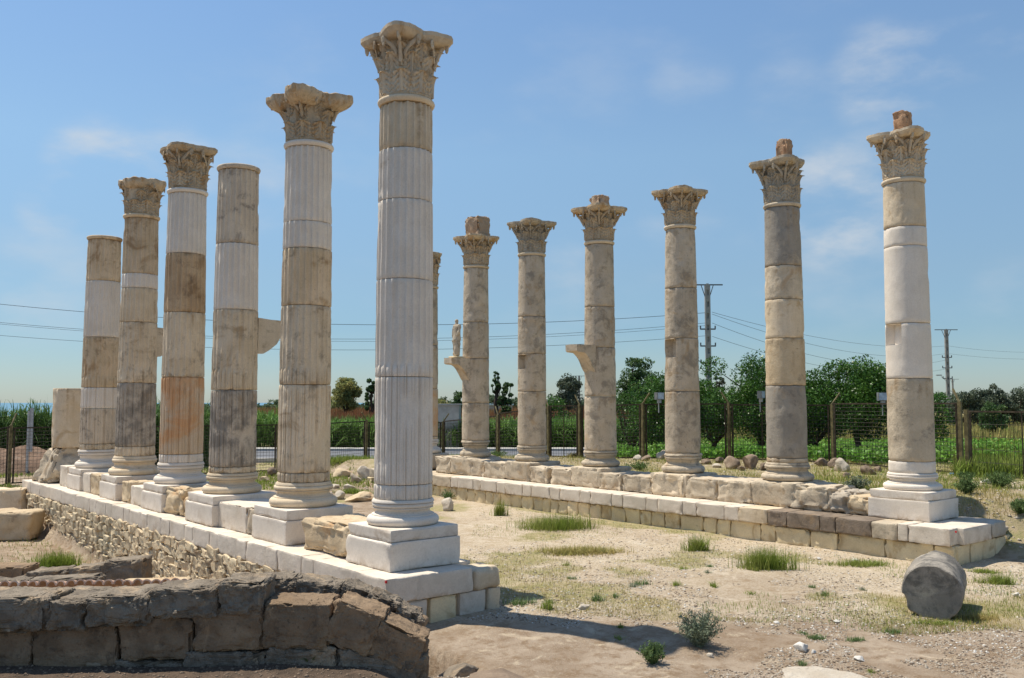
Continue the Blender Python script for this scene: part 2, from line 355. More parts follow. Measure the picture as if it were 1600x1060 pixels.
def build_ground():
    def axis(lo, hi, step, far, grow=1.13):
        c = list(np.arange(lo, hi+1e-6, step)); s = step; x = c[-1]
        while x < far: s *= grow; x += s; c.append(x)
        s = step; x = c[0]; pre = []
        while x > -far: s *= grow; x -= s; pre.append(x)
        return np.array(pre[::-1] + c)
    A = axis(-10.5, 11.5, .085, 900); D = axis(8.3, 24, .085, 900)
    D = D[D > 2.0] if False else D
    D = D[D > -60]
    AA, DD = np.meshgrid(A, D)
    X = AA*cos(YAW) + DD*sin(YAW); Y = -AA*sin(YAW) + DD*cos(YAW)
    Z = height(X, Y)
    shore = ss(-AA - 0*DD, 70, 160)*ss(DD, 120, 170) + ss(DD, 500, 700)
    Z = Z - np.clip(shore, 0, 1)*6.0
    V = np.stack([X, Y, Z], -1).reshape(-1, 3); nr, nc = AA.shape
    i = np.arange(nr*nc).reshape(nr, nc)
    F = np.stack([i[:-1, :-1], i[:-1, 1:], i[1:, 1:], i[1:, :-1]], -1).reshape(-1, 4)
    me = npmesh('ground', V, F, None, 4, True)
    # zone attributes: where the soil is pale gravel, brown earth, dry turf, plus the painted shade by the wall
    a = AA.ravel(); d = DD.ravel(); x = V[:, 0]; y = V[:, 1]
    grav = ss(d, 11.8, 13.2)*(1-ss(x, 17.5, 18.5))*ss(a, -3, -1)
    grav = np.clip(grav + (vnoise(x, y, 2.3, 9)+vnoise(x, y, .8, 10)*.6)*.9*(grav > .05), 0, 1)
    turf = ss(x, 18, 19.5)*.55 + ss(d, 52, 54)
    turf = turf + .95*ss(vnoise(x, y, 1.9, 12) + .5*vnoise(x, y, .6, 13), .06, .30)*ss(d+.16*a, 12.6, 14.2)*(x > 6.5)
    turf = np.clip(turf, 0, 1)
    dark = (1-ss(d, 9.6, 10.1))*(1-ss(a, -1.6, -.7))  # shade before the front wall, put into the soil colour
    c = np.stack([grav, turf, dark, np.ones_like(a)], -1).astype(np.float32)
    at = me.color_attributes.new('zone', 'FLOAT_COLOR', 'POINT'); at.data.foreach_set('color', c.ravel())
    m, t, b = new_mat('site_ground')
    g = N(t, 'ShaderNodeNewGeometry'); v = g.outputs['Position']
    at = N(t, 'ShaderNodeAttribute', attribute_name='zone'); sp = N(t, 'ShaderNodeSeparateColor'); t.links.new(at.outputs['Color'], sp.inputs[0])
    n1 = noise_n(t, v, .9, 6, .6, .4); n2 = noise_n(t, v, 4.5, 8, .7); n3 = noise_n(t, v, 26, 6, .75); n4 = noise_n(t, v, 70, 4, .7)
    earth = mix_n(t, rng_n(t, n1, .4, .62), (.31, .235, .165), (.41, .325, .24))
    earth = mix_n(t, rng_n(t, n2, .44, .64, 0, .85), earth, (.24, .165, .10))
    n5 = noise_n(t, v, 1.9, 9, .75, .8)
    earth = mix_n(t, rng_n(t, n5, .55, .66, 0, .75), earth, (.56, .46, .33))
    earth = mix_n(t, rng_n(t, n3, .52, .7, 0, .6), earth, (.50, .44, .35))
    gr = mix_n(t, rng_n(t, n3, .36, .62), (.38, .295, .195), (.62, .53, .40))
    gr = mix_n(t, rng_n(t, n2, .46, .68, 0, .7), gr, (.40, .30, .185))
    gr = mix_n(t, rng_n(t, n5, .52, .66, 0, .55), gr, (.66, .585, .47))
    col = mix_n(t, sp.outputs[0], earth, gr)
    tu = mix_n(t, rng_n(t, n2, .4, .6), (.38, .31, .16), (.27, .26, .11))
    tu = mix_n(t, rng_n(t, n3, .45, .65, 0, .7), tu, (.38, .31, .19))
    col = mix_n(t, math_n(t, 'MULTIPLY', sp.outputs[1], rng_n(t, n2, .32, .5, .45, 1)), col, tu)
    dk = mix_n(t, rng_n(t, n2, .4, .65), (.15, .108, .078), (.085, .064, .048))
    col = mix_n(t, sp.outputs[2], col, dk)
    col = mix_n(t, rng_n(t, n4, .58, .72, 0, .5), col, (.16, .12, .085))
    t.links.new(col, b.inputs['Base Color']); b.inputs['Roughness'].default_value = .95; b.inputs['Specular IOR Level'].default_value = .1
    h = math_n(t, 'ADD', math_n(t, 'MULTIPLY', n3, .5), math_n(t, 'MULTIPLY', n4, .3)); h = math_n(t, 'ADD', h, math_n(t, 'MULTIPLY', n2, .6))
    bp = N(t, 'ShaderNodeBump'); bp.inputs['Strength'].default_value = .9; bp.inputs['Distance'].default_value = .05
    t.links.new(h, bp.inputs['Height']); t.links.new(bp.outputs[0], b.inputs['Normal'])
    me.materials.append(m)
    tag(obj('ground', me), 'dusty excavation ground of gravel, earth and dry turf', None, None, 'structure')
build_ground()
# sea
m, t, b = new_mat('sea_water'); b.inputs['Base Color'].default_value = (.10, .22, .30, 1); b.inputs['Roughness'].default_value = .35
g = N(t, 'ShaderNodeNewGeometry'); bp = N(t, 'ShaderNodeBump'); bp.inputs['Strength'].default_value = .4
t.links.new(noise_n(t, g.outputs['Position'], .2, 5), bp.inputs['Height']); t.links.new(bp.outputs[0], b.inputs['Normal'])
me = pymesh('sea', [(-12000, -12000, -3.2), (12000, -12000, -3.2), (12000, 12000, -3.2), (-12000, 12000, -3.2)], [(0, 1, 2, 3)], m)
tag(obj('sea', me), 'blue sea on the horizon', None, None, 'structure')
# road (strip across the back) with kerbs
def strip(name, d0, d1, a0, a1, zoff, mat, label, thick=0.0, n=60, tilt=0.0):
    V = []; F = []
    for i in range(n+1):
        a = a0 + (a1-a0)*i/n
        zz = H(*ad_xy(a, 47)) if False else None
        for d in (d0 + tilt*a, d1 + tilt*a):
            x, y = ad_xy(a, d); V.append((x, y, .30 + zoff + (.0)))
        if thick:
            for d in (d0 + tilt*a, d1 + tilt*a):
                x, y = ad_xy(a, d); V.append((x, y, .30 + zoff - thick))
    k = 4 if thick else 2
    for i in range(n):
        p = i*k; q = p+k
        F.append((p, q, q+1, p+1))
        if thick: F += [(p+2, q+2, q, p), (p+1, q+1, q+3, p+3)]
    return tag(obj(name, pymesh(name, V, F, mat)), label, None, None, 'structure')
strip('road', 42.6, 50.5, -70, 20, .0, M['asphalt'], 'grey asphalt road behind the fence', .5)
strip('kerb', 50.5, 50.9, -70, 20, .13, M['kerb'], 'pale kerb on the far side of the road', .5)
strip('kerb', 42.2, 42.6, -70, 20, .10, M['kerb'], 'pale kerb on the near side of the road', .5)
strip('pavement', 50.9, 52.4, -70, 20, .10, M['kerb'], 'narrow concrete pavement beyond the road', .5)

# ------------------------------------------------------------------ blocks and rocks
def fbm(p, s, o=3):
    v = 0; a = 1; f = 1/s
    for _ in range(o): v += a*noise.noise(p*f); a *= .5 if o < 5 else .68; f *= 2.1
    return v
def block_mesh(name, sx, sy, sz, mat, n=3, r=.02, rough=.01, ns=.25, seed=0, chips=0.0, keep_top=False, smooth=None, octs=3):
    bm = bmesh.new(); bmesh.ops.create_cube(bm, size=2.0)
    if n > 0: bmesh.ops.subdivide_edges(bm, edges=bm.edges[:], cuts=n, use_grid_fill=True)
    o = Vector((seed*3.17, seed*1.31, seed*7.7)); h = Vector((sx/2, sy/2, sz/2)); r = min(r, min(h)*.95)
    for v in bm.verts:
        # pull grid lines towards the edges so that the rounding shows
        p = Vector(tuple(math.copysign(abs(c)**.5, c)*h[i] for i, c in enumerate(v.co)))
        q = Vector(tuple(max(-(h[i]-r), min(h[i]-r, p[i])) for i in range(3))); dd = p-q
        if dd.length > 1e-6:
            p = q + dd.normalized()*min(dd.length, r)
        nn = p.normalized()
        k = fbm(p+o, ns, octs)*rough
        if chips > 0:
            edge = sum(1 for i in range(3) if abs(p[i]) > h[i]-r*1.4)
            if edge >= 2:
                c = noise.noise((p+o*1.7)/.13)
                k -= chips*max(0, c-.05)
        p = p + nn*k
        v.co = p
    me = bpy.data.meshes.new(name); bm.to_mesh(me); bm.free()
    if sz > .12:
        dv = [min(1, .75*math.exp(-(v.co.z+h.z)/.06) + .9*max(0, noise.noise((v.co+o)/.35)-.12)) for v in me.vertices]
        me.attributes.new('dirt', 'FLOAT', 'POINT').data.foreach_set('value', dv)
    return finish(me, mat, smooth if smooth is not None else (50 if n >= 5 else 25))
def rock_mesh(name, sx, sy, sz, mat, seed, n=3, rough=.22):
    bm = bmesh.new(); bmesh.ops.create_icosphere(bm, subdivisions=n, radius=1)
    o = Vector((seed*5.1, seed*2.3, seed*.7))
    # facet by random planes for a broken look
    pl = []
    rr = random.Random(seed)
    for _ in range(9):
        d = Vector((rr.gauss(0, 1), rr.gauss(0, 1), rr.gauss(0, .8))).normalized(); pl.append((d, rr.uniform(.45, .85)))
    for v in bm.verts:
        p = v.co.copy()
        for d, k in pl:
            e = p.dot(d)
            if e > k: p -= d*(e-k)*.9
        p *= 1 + fbm(p+o, .8)*rough + fbm(p+o, .2, 2)*rough*.25
        v.co = Vector((p.x*sx/2, p.y*sy/2, p.z*sz/2))
    me = bpy.data.meshes.new(name); bm.to_mesh(me); bm.free()
    return finish(me, mat, 38)

def px_centers(bounds): return list(zip(bounds[:-1], bounds[1:]))

# ---------- left podium
LX, LXB, LY0, LY1, LTOP = 6.456, 8.18, 10.22, 30.2, .68
podL = empty('podium', (LX, LY0, 0), 'left podium: white coping blocks on a rubble foundation, carrying the fluted columns', 'podium')
def add_part(name, me, parent, x, y, z, rz=0.0, label=None, kind=None):
    o = obj(name, me, parent, (x-parent.location.x, y-parent.location.y, z-parent.location.z), (0, 0, rz))
    if label: o['label'] = label
    if kind: o['kind'] = kind
    return o
bL = [34.7, 48.3, 61.9, 78.5, 97, 118.6, 140, 150, 165.4, 174.5, 192.6, 202, 220, 230, 252, 265, 288, 301, 327, 340, 369, 384, 416, 433, 470, 489.6, 532, 555.7, 603.5]
TH = .325
sd_i = 0
for a, b_ in px_centers(bL):
    ya, yb = Y_on_X(a, LX, LTOP), Y_on_X(b_, LX, LTOP); sd_i += 1
    w = abs(ya-yb)-.007; dep = .85
    me = block_mesh('coping_block', dep, w, TH, M['white_pit'], 8, .006, .007, .10, sd_i, .05)
    add_part('coping_block', me, podL, LX+dep/2 + random.uniform(-.006, .006), (ya+yb)/2, LTOP-TH/2 + random.uniform(-.005, .005))
# inner row of paving blocks
y = LY0 + .45
while y < LY1:
    w = random.uniform(.7, 1.3); sd_i += 1
    w = min(w, LY1-y)
    if w < .2: break
    me = block_mesh('paving_block', LXB-LX-.87, w-.012, TH, M['white_pit'], 3, .014, .008, .2, sd_i, .03)
    add_part('paving_block', me, podL, (LX+.86+LXB)/2, y+w/2, LTOP-TH/2 + random.uniform(-.012, .004)); y += w
# end face blocks, two courses
for a, b_, hh, mt, rgh in ((650, 740, TH, 'white_pit', .008), (741, 783, TH, 'cream', .05)):
    xa, xb = X_on_Y(a, LY0, LTOP), X_on_Y(b_, LY0, LTOP)
    sd_i += 1
    me = block_mesh('coping_block', xb-xa-.012, .44, hh, M[mt], 6, .02 if rgh < .02 else .09, rgh, .2, sd_i, .05)
    add_part('coping_block', me, podL, (xa+xb)/2, LY0+.21, LTOP-hh/2-(.003 if rgh < .02 else .03))
xa = X_on_Y(650, LY0, LTOP)
for (a, b_, mt) in ((625, 670, 'white_pit'), (673, 716, 'yellow'), (719, 762, 'white_pit'), (764, 785, 'cream')):
    xa, xb = X_on_Y(a, LY0, .2), X_on_Y(b_, LY0, .2); sd_i += 1
    me = block_mesh('foundation_block', xb-xa-.02, .5, .42, M[mt], 5, .02, .012, .2, sd_i, .05)
    add_part('foundation_block', me, podL, (xa+xb)/2, LY0+.27, LTOP-TH-.012-.21)
# mortar core
mb = MB(); mb.box(((LX+LXB)/2, (LY0+LY1)/2, -.35), ((LXB-LX)/2-.035, (LY1-LY0)/2-.09, .70))
o = obj('foundation_core', mb.mesh('foundation_core', M['mortar']), podL, tuple(-c for c in podL.location))
# rubble face
stones = []
zc = LTOP-TH-.01; row = 0
while zc > -1.0:
    hh = random.uniform(.12, .17); yy = LY0+.35+random.uniform(0, .2)
    while yy < LY1-.02:
        w = random.uniform(.12, .36); hj = hh*random.uniform(.75, 1.35)
        stones.append((yy+w/2, zc-hh/2+random.uniform(-.04, .04), w, hj)); yy += w+.006
    zc -= hh+.006; row += 1
rub = []
for i in range(12):
    me = block_mesh('stone', .90, .90, .90, M['rubble'], 5, .09, .14, .35, 300+i, .0, smooth=24); rub.append(me)
vis = [s for s in stones if 13.6 < s[0]]
vis.sort(key=lambda s: s[0]); parts = vis[:290]; pset = set(parts)
for s in parts:
    o = add_part('stone', rub[random.randrange(12)], podL, LX+.10, s[0], s[1])
    o.scale = (.28*random.uniform(.9, 1.1), s[2]*1.16, s[3]*1.18); o.rotation_euler = (random.uniform(-.3, .3), random.uniform(-.1, .1), random.choice((0, pi))+random.uniform(-.12, .12))
V = []; F = []; off = 0
for s in stones:
    if s in pset: continue
    me = rub[random.randrange(12)]
    co = np.empty(len(me.vertices)*3, np.float32); me.vertices.foreach_get('co', co); co = co.reshape(-1, 3)
    co = co*np.array([.28, s[2]*1.14, s[3]*1.18]) + np.array([LX+.10, s[0], s[1]])
    f = np.array([p.vertices[:] for p in me.polygons]) + off; co[:, 0] += random.uniform(-.03, .03); off += len(co); V.append(co); F.append(f)
me = npmesh('rubble_masonry', np.concatenate(V), np.concatenate(F), M['rubble'], 4)
o = obj('rubble_masonry', me, podL, tuple(-c for c in podL.location)); o['kind'] = 'stuff'

# ---------- right podium
RX, RXB, RY0, RTOP = 16.76, 18.9, 7.6, .68
podR = empty('podium', (RX, RY0, 0), 'right podium: white coping over yellow ashlar with weathered blocks behind, under the plain columns', 'podium')
bR = [675, 703.7, 715, 738.7, 750.5, 775.5, 788.5, 815.5, 830, 859, 874, 905.5, 922, 955.5, 972.5, 1008.5, 1027, 1066, 1087, 1130.6, 1153, 1198.5, 1228, 1280, 1305, 1361.5, 1402, 1418, 1484]
RTH = .31
mats = {0: 'weathered', 17: 'white_pit', 20: 'cream', 21: 'basalt', 22: 'basalt', 23: 'basalt', 24: 'basalt', 25: 'weathered'}
for i, (a, b_) in enumerate(px_centers(bR)):
    ya, yb = Y_on_X(a, RX, RTOP), Y_on_X(b_, RX, RTOP); sd_i += 1
    mt = mats.get(i, 'white_pit'); rg = .02 if mt != 'white_pit' else .006
    me = block_mesh('coping_block', .7, abs(ya-yb)-.014, RTH, M[mt], 8, .006, rg, .10, sd_i, .06)
    add_part('coping_block', me, podR, RX+.35+random.uniform(-.01, .01), (ya+yb)/2, RTOP-RTH/2+random.uniform(-.006, .006))
yy = Y_on_X(675, RX, RTOP)
while yy < 27.6:
    w = random.uniform(.5, .8); sd_i += 1
    add_part('coping_block', block_mesh('coping_block', .7, w-.02, RTH, M['weathered'], 3, .03, .02, .2, sd_i, .05), podR, RX+.35, yy+w/2, RTOP-RTH/2); yy += w
# south end
for (a, b_, mt, rg) in ((1484.5, 1506, 'white_pit', .006), (1506, 1550, 'white_pit', .006), (1551, 1574, 'palerock', .03)):
    xa, xb = X_on_Y(a, RY0, RTOP), X_on_Y(b_, RY0, RTOP); sd_i += 1
    if a < 1500: xa = RX+.70
    if xb-xa < .15: continue
    me = block_mesh('coping_block', xb-xa-.015, .9, RTH, M[mt], 5, .02+rg, rg, .2, sd_i, .05)
    add_part('coping_block', me, podR, (xa+xb)/2, RY0+.45, RTOP-RTH/2-.003)
x = RX+.2
while x < RXB+.4:
    w = random.uniform(.35, .6); sd_i += 1
    add_part('foundation_block', block_mesh('foundation_block', w-.02, .4, .36, M['yellow'], 4, .02, .02, .15, sd_i, .03), podR, x+w/2, RY0+.26, RTOP-RTH-.19); x += w
# yellow ashlar foundation on the street side
yy = RY0+.08
bF = []
while yy < 27.6:
    w = random.choice((random.uniform(.32, .5), random.uniform(.5, 1.0) if yy < 14 else random.uniform(.3, .5))); sd_i += 1
    me = block_mesh('foundation_block', .5, w-.025, .40, M['yellow'], 8, .012, .05, .11, sd_i, .06)
    add_part('foundation_block', me, podR, RX+.33+random.uniform(-.02, .02), yy+w/2, RTOP-RTH-.014-.20+random.uniform(-.01, .01)); yy += w
mb = MB(); mb.box(((RX+.16+RXB)/2, (RY0+.14+27.6)/2, .02), ((RXB-RX-.16)/2, (27.6-RY0-.14)/2, .35))
obj('foundation_core', mb.mesh('foundation_core', M['mortar']), podR, tuple(-c for c in podR.location))
# bedding pavement behind the coping
yy = RY0+.92
while yy < 27.5:
    w = random.uniform(.8, 1.4); w = min(w, 27.5-yy); sd_i += 1
    if w < .1: break
    add_part('paving_block', block_mesh('paving_block', 1.3, w-.015, .3, M['cream'], 2, .02, .01, .2, sd_i), podR, RX+.71+.65, yy+w/2, RTOP-.155); yy += w
# second course: weathered blocks under and between the columns
bU = [(680, 704, .50, 'weathered'), (705, 732, .56, 'weathered'), (732, 756, .48, 'weathered'), (756, 791, .46, 'weathered'), (792, 827, .52, 'weathered'),
      (828, 856, .42, 'weathered'), (859, 894, .42, 'weathered'), (896, 934, .50, 'weathered'), (936, 970, .40, 'weathered'), (971, 1018, .40, 'weathered'),
      (1019, 1069, .50, 'cream'), (1071, 1119, .46, 'weathered'), (1122, 1175, .47, 'weathered'), (1176, 1233, .50, 'cream')]
for a, b_, hh, mt in bU:
    ya, yb = Y_on_X(a, 17.42, RTOP), Y_on_X(b_, 17.42, RTOP); sd_i += 1
    me = block_mesh('weathered_block', 1.2, abs(ya-yb)-.015, hh+.03, M[mt], 18, .025, .045, .16, sd_i, .16)
    add_part('weathered_block', me, podR, 17.42+.6+random.uniform(-.02, .02), (ya+yb)/2, RTOP+hh/2+.012)

# red paint dots of the surveyors on the podium corners
mpaint = flat_mat('red_paint', (.55, .03, .03), .6)
for pod, (x, y, z) in ((podL, (LX-.004, LY0-.004, LTOP-.03)), (podR, (RX-.004, RY0-.004, RTOP-.035))):
    mb = MB(); mb.box((0, 0, 0), (.012, .012, .016)); add_part('paint_mark', mb.mesh('paint_mark', mpaint), pod, x+.006, y+.006, z)
# ------------------------------------------------------------------ columns
def shaft_r(R0, R1, t): return R0 + (R1-R0)*t + .012*sin(pi*t)
def drum_mesh(z0, z1, rfun, mat, fluted, cable, seed, erosion=.3, niche=None, top_ring=False, chip=1.0):
    """z0..z1 relative to column base; rfun(z) radius; cable: height under which flutes are filled"""
    nz = max(4, int((z1-z0)/.055)); na = 240 if fluted else 120
    zs = [z0+.004, z0+.016] + [z0+.016+(z1-z0-.032)*i/nz for i in range(1, nz)] + [z1-.016, z1-.004]
    ths = [2*pi*i/na for i in range(na)]
    if niche:
        t0, t1, nz0, nz1, ndep = niche
        for e in (nz0, nz1): zs = [z for z in zs if abs(z-e) > .012] + [e-.006, e+.006]
        zs = sorted(zs)
        for e in (t0, t1): ths = [q for q in ths if abs(q-e % (2*pi)) > .012] + [(e-.006) % (2*pi), (e+.006) % (2*pi)]
        ths = sorted(ths); na = len(ths)
    o = Vector((seed*2.7, seed*9.1, seed*.77))
    V = []
    for iz, z in enumerate(zs):
        edge = iz in (0, len(zs)-1)
        ez = min(z-z0, z1-z)
        for th in ths:
            R = rfun(z); c, s = cos(th), sin(th); p = Vector((c*R, s*R, z))
            er = fbm(p+o, .55)                       # slow variation
            ef = noise.noise((p+o)/.07)
            wear = min(1, max(0, (er+.25*ef+erosion-.35)*2.2))
            r = R
            if fluted:
                u = (th*24/(2*pi)) % 1.0; u = (u-.5)*2/.80
                if abs(u) < 1:
                    if cable is not None and z < cable: dp = .016*(1-abs(1-abs(u)*1.0)**.0) if False else .024*abs(u)**2.4
                    else: dp = .027*sqrt(1-u*u)
                    r -= dp*(1-.75*wear)
                else: r -= .006*wear
            r -= .012*wear*(1 if fluted else 1.5)
            r += ef*.0022 + noise.noise((p+o)/.2)*.004*(1+erosion*2)
            if ez < .05:
                cn = noise.noise(Vector((c*R, s*R, z*0+o.z))/.11)
                if cn > .12: r -= chip*.05*(cn-.12)*(1-ez/.05)*1.6
            if edge: r -= .009
            if niche:
                tt = th
                inside = (t0 < tt < t1) and (nz0 < z < nz1)
                if inside:
                    # flat back of the recess
                    tm = (t0+t1)/2; fd = rfun(z)-ndep; r = fd/cos(tt-tm) if False else fd
            V.append((c*r, s*r, z))
    m = len(zs); F = []
    for i in range(m-1):
        for k in range(na):
            F.append((i*na+k, i*na+(k+1) % na, (i+1)*na+(k+1) % na, (i+1)*na+k))
    n0 = len(V); V += [(0, 0, zs[0]), (0, 0, zs[-1]+(.0))]
    for k in range(na):
        F.append((n0, (k+1) % na, k)); F.append((n0+1, (m-1)*na+k, (m-1)*na+(k+1) % na))
    kd = .2 if mat.name == 'restored_marble' else 1.0
    me = pymesh('drum', V, F, mat, 42 if fluted else 60)
    dirt = []
    for iz, z in enumerate(zs):
        for th in ths:
            st = max(0, noise.noise(Vector((cos(th)*6, sin(th)*6, seed+.5)))*1.6+.15)     # streaks running down
            lo = math.exp(-(z-z0)/.035)*.9; up = math.exp(-(z1-z)/(.03+.45*st))*(.35+st)
            dirt.append(min(1, (lo+up)*kd*.8))
    dirt += [.6, .6]
    at = me.attributes.new('dirt', 'FLOAT', 'POINT'); at.data.foreach_set('value', dirt)
    return me
def lathe_mesh(name, prof, mat, seed, na=72, rough=.004, chips=0.0):
    o = Vector((seed*2.7, seed*1.1, seed*.37)); V = []
    for (r, z) in prof:
        for k in range(na):
            t = 2*pi*k/na; p = Vector((cos(t)*r, sin(t)*r, z)); rr = r + fbm(p+o, .3)*rough
            if chips:
                c = noise.noise((p+o)/.16)
                rr -= chips*max(0, c-.22)
            V.append((cos(t)*rr, sin(t)*rr, z + noise.noise((p+o)/.15)*rough*.5))
    m = len(prof); F = [(i*na+k, i*na+(k+1) % na, (i+1)*na+(k+1) % na, (i+1)*na+k) for i in range(m-1) for k in range(na)]
    F += [tuple(range(na-1, -1, -1)), tuple((m-1)*na+k for k in range(na))]
    return pymesh(name, V, F, mat, 50)
def base_profile(R, hgt, spread):
    P = []; lt = .36*hgt; RT = R*spread
    P.append((RT-.05, 0))
    for i in range(7):
        a = -pi/2 + pi*i/6; P.append((RT-lt/2*.9+cos(a)*lt/2*.9, lt/2+sin(a)*lt/2))
    P.append((RT-.07, lt+.004)); P.append((RT-.07, lt+.018))
    zt = .68*hgt
    for i in range(5):
        a = i/4; P.append((RT-.09-.035*sin(pi*a)-.02*a, lt+.02+(zt-lt-.035)*a))
    P.append((RT-.085, zt-.012)); P.append((RT-.085, zt))
    ut = .19*hgt; ru = RT-.075
    for i in range(6):
        a = -pi/2 + pi*i/5; P.append((ru-ut/2+cos(a)*ut/2, zt+ut/2+sin(a)*ut/2))
    P.append((R+.03, zt+ut+.003)); P.append((R+.03, zt+ut+.02)); P.append((R+.008, hgt))
    return P

# Corinthian capital: unit bell (radius 1, height 1), leaves as sub-parts
def bell_r(z): return 1.0 - .04*sin(pi*z) + .20*max(0, z-.45)**1.6
def leaf_mesh(hgt, width, curl, seed, mat, z0, rough=.02):
    ns, nt = 20, 16; V = []; o = Vector((seed*3.3, seed*1.7, 5)); nloc = nt+1
    for side in (0, 1):
        for i in range(ns+1):
            s = i/ns
            w = width*(.86+.22*sin(pi*min(1, s*1.1)))*(1 if s < .70 else sqrt(max(.06, 1-((s-.70)/.32)**2)))
            lobe = abs(sin(s*pi*4.2+.3))
            w *= .80+.24*lobe
            cz = z0 + hgt*(s if s < .82 else .82+.10*sin((s-.82)/.18*pi*.8))
            out_ = .05+.05*s + curl*max(0, (s-.5)/.5)**2.4
            for j in range(nloc):
                t = -1+2*j/nt; ang = t*w; at = abs(t)
                rr = bell_r(min(1, cz)) + out_*(1-.35*t*t)
                # fan of deep grooves between the lobes, strong mid rib
                g = abs(sin((s*4.2 + at*1.5)*pi + .3))
                rr += .045*math.exp(-(t/.10)**2) - .085*(1-g)**1.6*(at > .14)*(at < .9) + .02*cos(t*pi*5)
                if side: rr = max(bell_r(min(1, cz))-.03, rr-.10)
                p = Vector((rr*cos(ang), rr*sin(ang), cz))
                k = noise.noise((p+o)*6)*rough + noise.noise((p+o)*2.2)*rough*1.2
                rr += k
                V.append((rr*cos(ang), rr*sin(ang), cz + noise.noise((p-o)*5)*rough*.6))
    F = []; A = lambda sd, i, j: sd*(ns+1)*nloc + i*nloc + j
    for i in range(ns):
        for j in range(nt):
            F.append((A(0, i, j), A(0, i, j+1), A(0, i+1, j+1), A(0, i+1, j)))
            F.append((A(1, i, j), A(1, i+1, j), A(1, i+1, j+1), A(1, i, j+1)))
        F.append((A(0, i, 0), A(0, i+1, 0), A(1, i+1, 0), A(1, i, 0)))
        F.append((A(0, i, nt), A(1, i, nt), A(1, i+1, nt), A(0, i+1, nt)))
    for j in range(nt):
        F.append((A(0, ns, j), A(0, ns, j+1), A(1, ns, j+1), A(1, ns, j)))
        F.append((A(0, 0, j), A(1, 0, j), A(1, 0, j+1), A(0, 0, j+1)))
    return pymesh('acanthus_leaf', V, F, mat, 50)
def volute_mesh(diag, seed, mat, open_=True):
    mb = MB(); pts = []; rad = []
    for i in range(12):
        s = i/11
        r = 1.10+(diag-1.46)*s**1.1; z = .50+.36*s**.8; pts.append((r, 0, z)); rad.append(.075-.02*s)
    mb.tube(pts, rad, 8)
    c = Vector((diag-.22, 0, .84)); sp = []; sr = []
    for i in range(20):
        s = i/19; a = pi/2 - s*3.3*pi; q = .050*(1-s*.75)
        sp.append((c.x+cos(a)*q, 0, c.z+sin(a)*q)); sr.append(.055-.02*s)
    mb.tube(sp, sr, 8)
    # inner helix pair leaning to the faces
    for sg in (-1, 1):
        sp = []
        for i in range(10):
            s = i/9; th = sg*(.12+.42*s); r = 1.12+.12*s+.1*s*s; z = .60+.25*s**.8
            sp.append((r*cos(th), r*sin(th), z))
        mb.tube(sp, [.05-.012*i/9 for i in range(10)], 7)
        cc = Vector(sp[-1]); sp2 = []
        for i in range(12):
            s = i/11; a = s*2.6*pi; q = .075*(1-s*.7); th = sg*.54
            sp2.append((cc.x-sin(th)*cos(a)*q*sg, cc.y+cos(th)*cos(a)*q*sg, cc.z-.05+sin(a)*q))
        mb.tube(sp2, .035, 6)
    o = Vector((seed, seed*2, 3))
    mb.V = [tuple(Vector(v)*(1) + Vector((noise.noise((Vector(v)+o)*4), noise.noise((Vector(v)-o)*4), noise.noise((Vector(v)+o)*5)))*.028) for v in mb.V]
    return mb.mesh('corner_volute', mat, 50)
def abacus_mesh(diag, broken, seed, mat, thick=.15, heavy=0.0):
    o = Vector((seed*1.3, seed*4.1, 9)); na = 120; V = []; ero = 1.0 if thick > .2 else .38
    prof = [(.80, .84), (.93, .875), (.95, .90), (.985, .925), (1.0, .935), (1.0, .995), (.97, 1.0)]
    if thick > .2: prof = [(.72, .70), (.86, .76), (.95, .82), (.99, .87), (1.0, .90), (1.0, .985), (.95, 1.0)]
    for (sc, z) in prof:
        for k in range(na):
            th = 2*pi*k/na
            # angular distance to nearest diagonal
            q = (th-pi/4) % (pi/2); q = min(q, pi/2-q)          # 0 at corner .. pi/4 mid-side
            mid = 1.22; corner = diag*1.02
            # chamfered corner then concave side
            if q < .085: r = corner*cos(.0)/max(.9, cos(q)) * .995
            else:
                u = (q-.085)/(pi/4-.085); r = mid + (corner-mid)*(1-u)**1.2
                r = min(r, corner/ cos(0))
            ci = int(((th) % (2*pi))//(pi/2))                    # 0..3 quadrant -> corner index
            if ci in broken:
                lim = 1.30+.10*noise.noise(Vector((th*3, seed, z*3)))
                r = min(r, lim + .06)
            p = Vector((cos(th)*r*sc, sin(th)*r*sc, z))
            n1 = fbm(p*1.0+o, .35)
            r2 = r*sc + n1*.05*ero - .10*ero*max(0, noise.noise((p+o)*3.1)-.15)
            V.append((cos(th)*r2, sin(th)*r2, z+(n1*.035*ero if z > .9 else n1*.02) - .06*ero*max(0, noise.noise((p-o)*2.3)-.15)*(z > .95)))
    m = len(prof); F = [(i*na+k, i*na+(k+1) % na, (i+1)*na+(k+1) % na, (i+1)*na+k) for i in range(m-1) for k in range(na)]
    F.append(tuple(range(na-1, -1, -1)))
    n0 = len(V); V.append((0, 0, 1.0)); F += [(n0, (m-1)*na+k, (m-1)*na+(k+1) % na) for k in range(na)]
    return pymesh('abacus', V, F, mat, 40)
LOW, UP, TOPL = {}, {}, {}
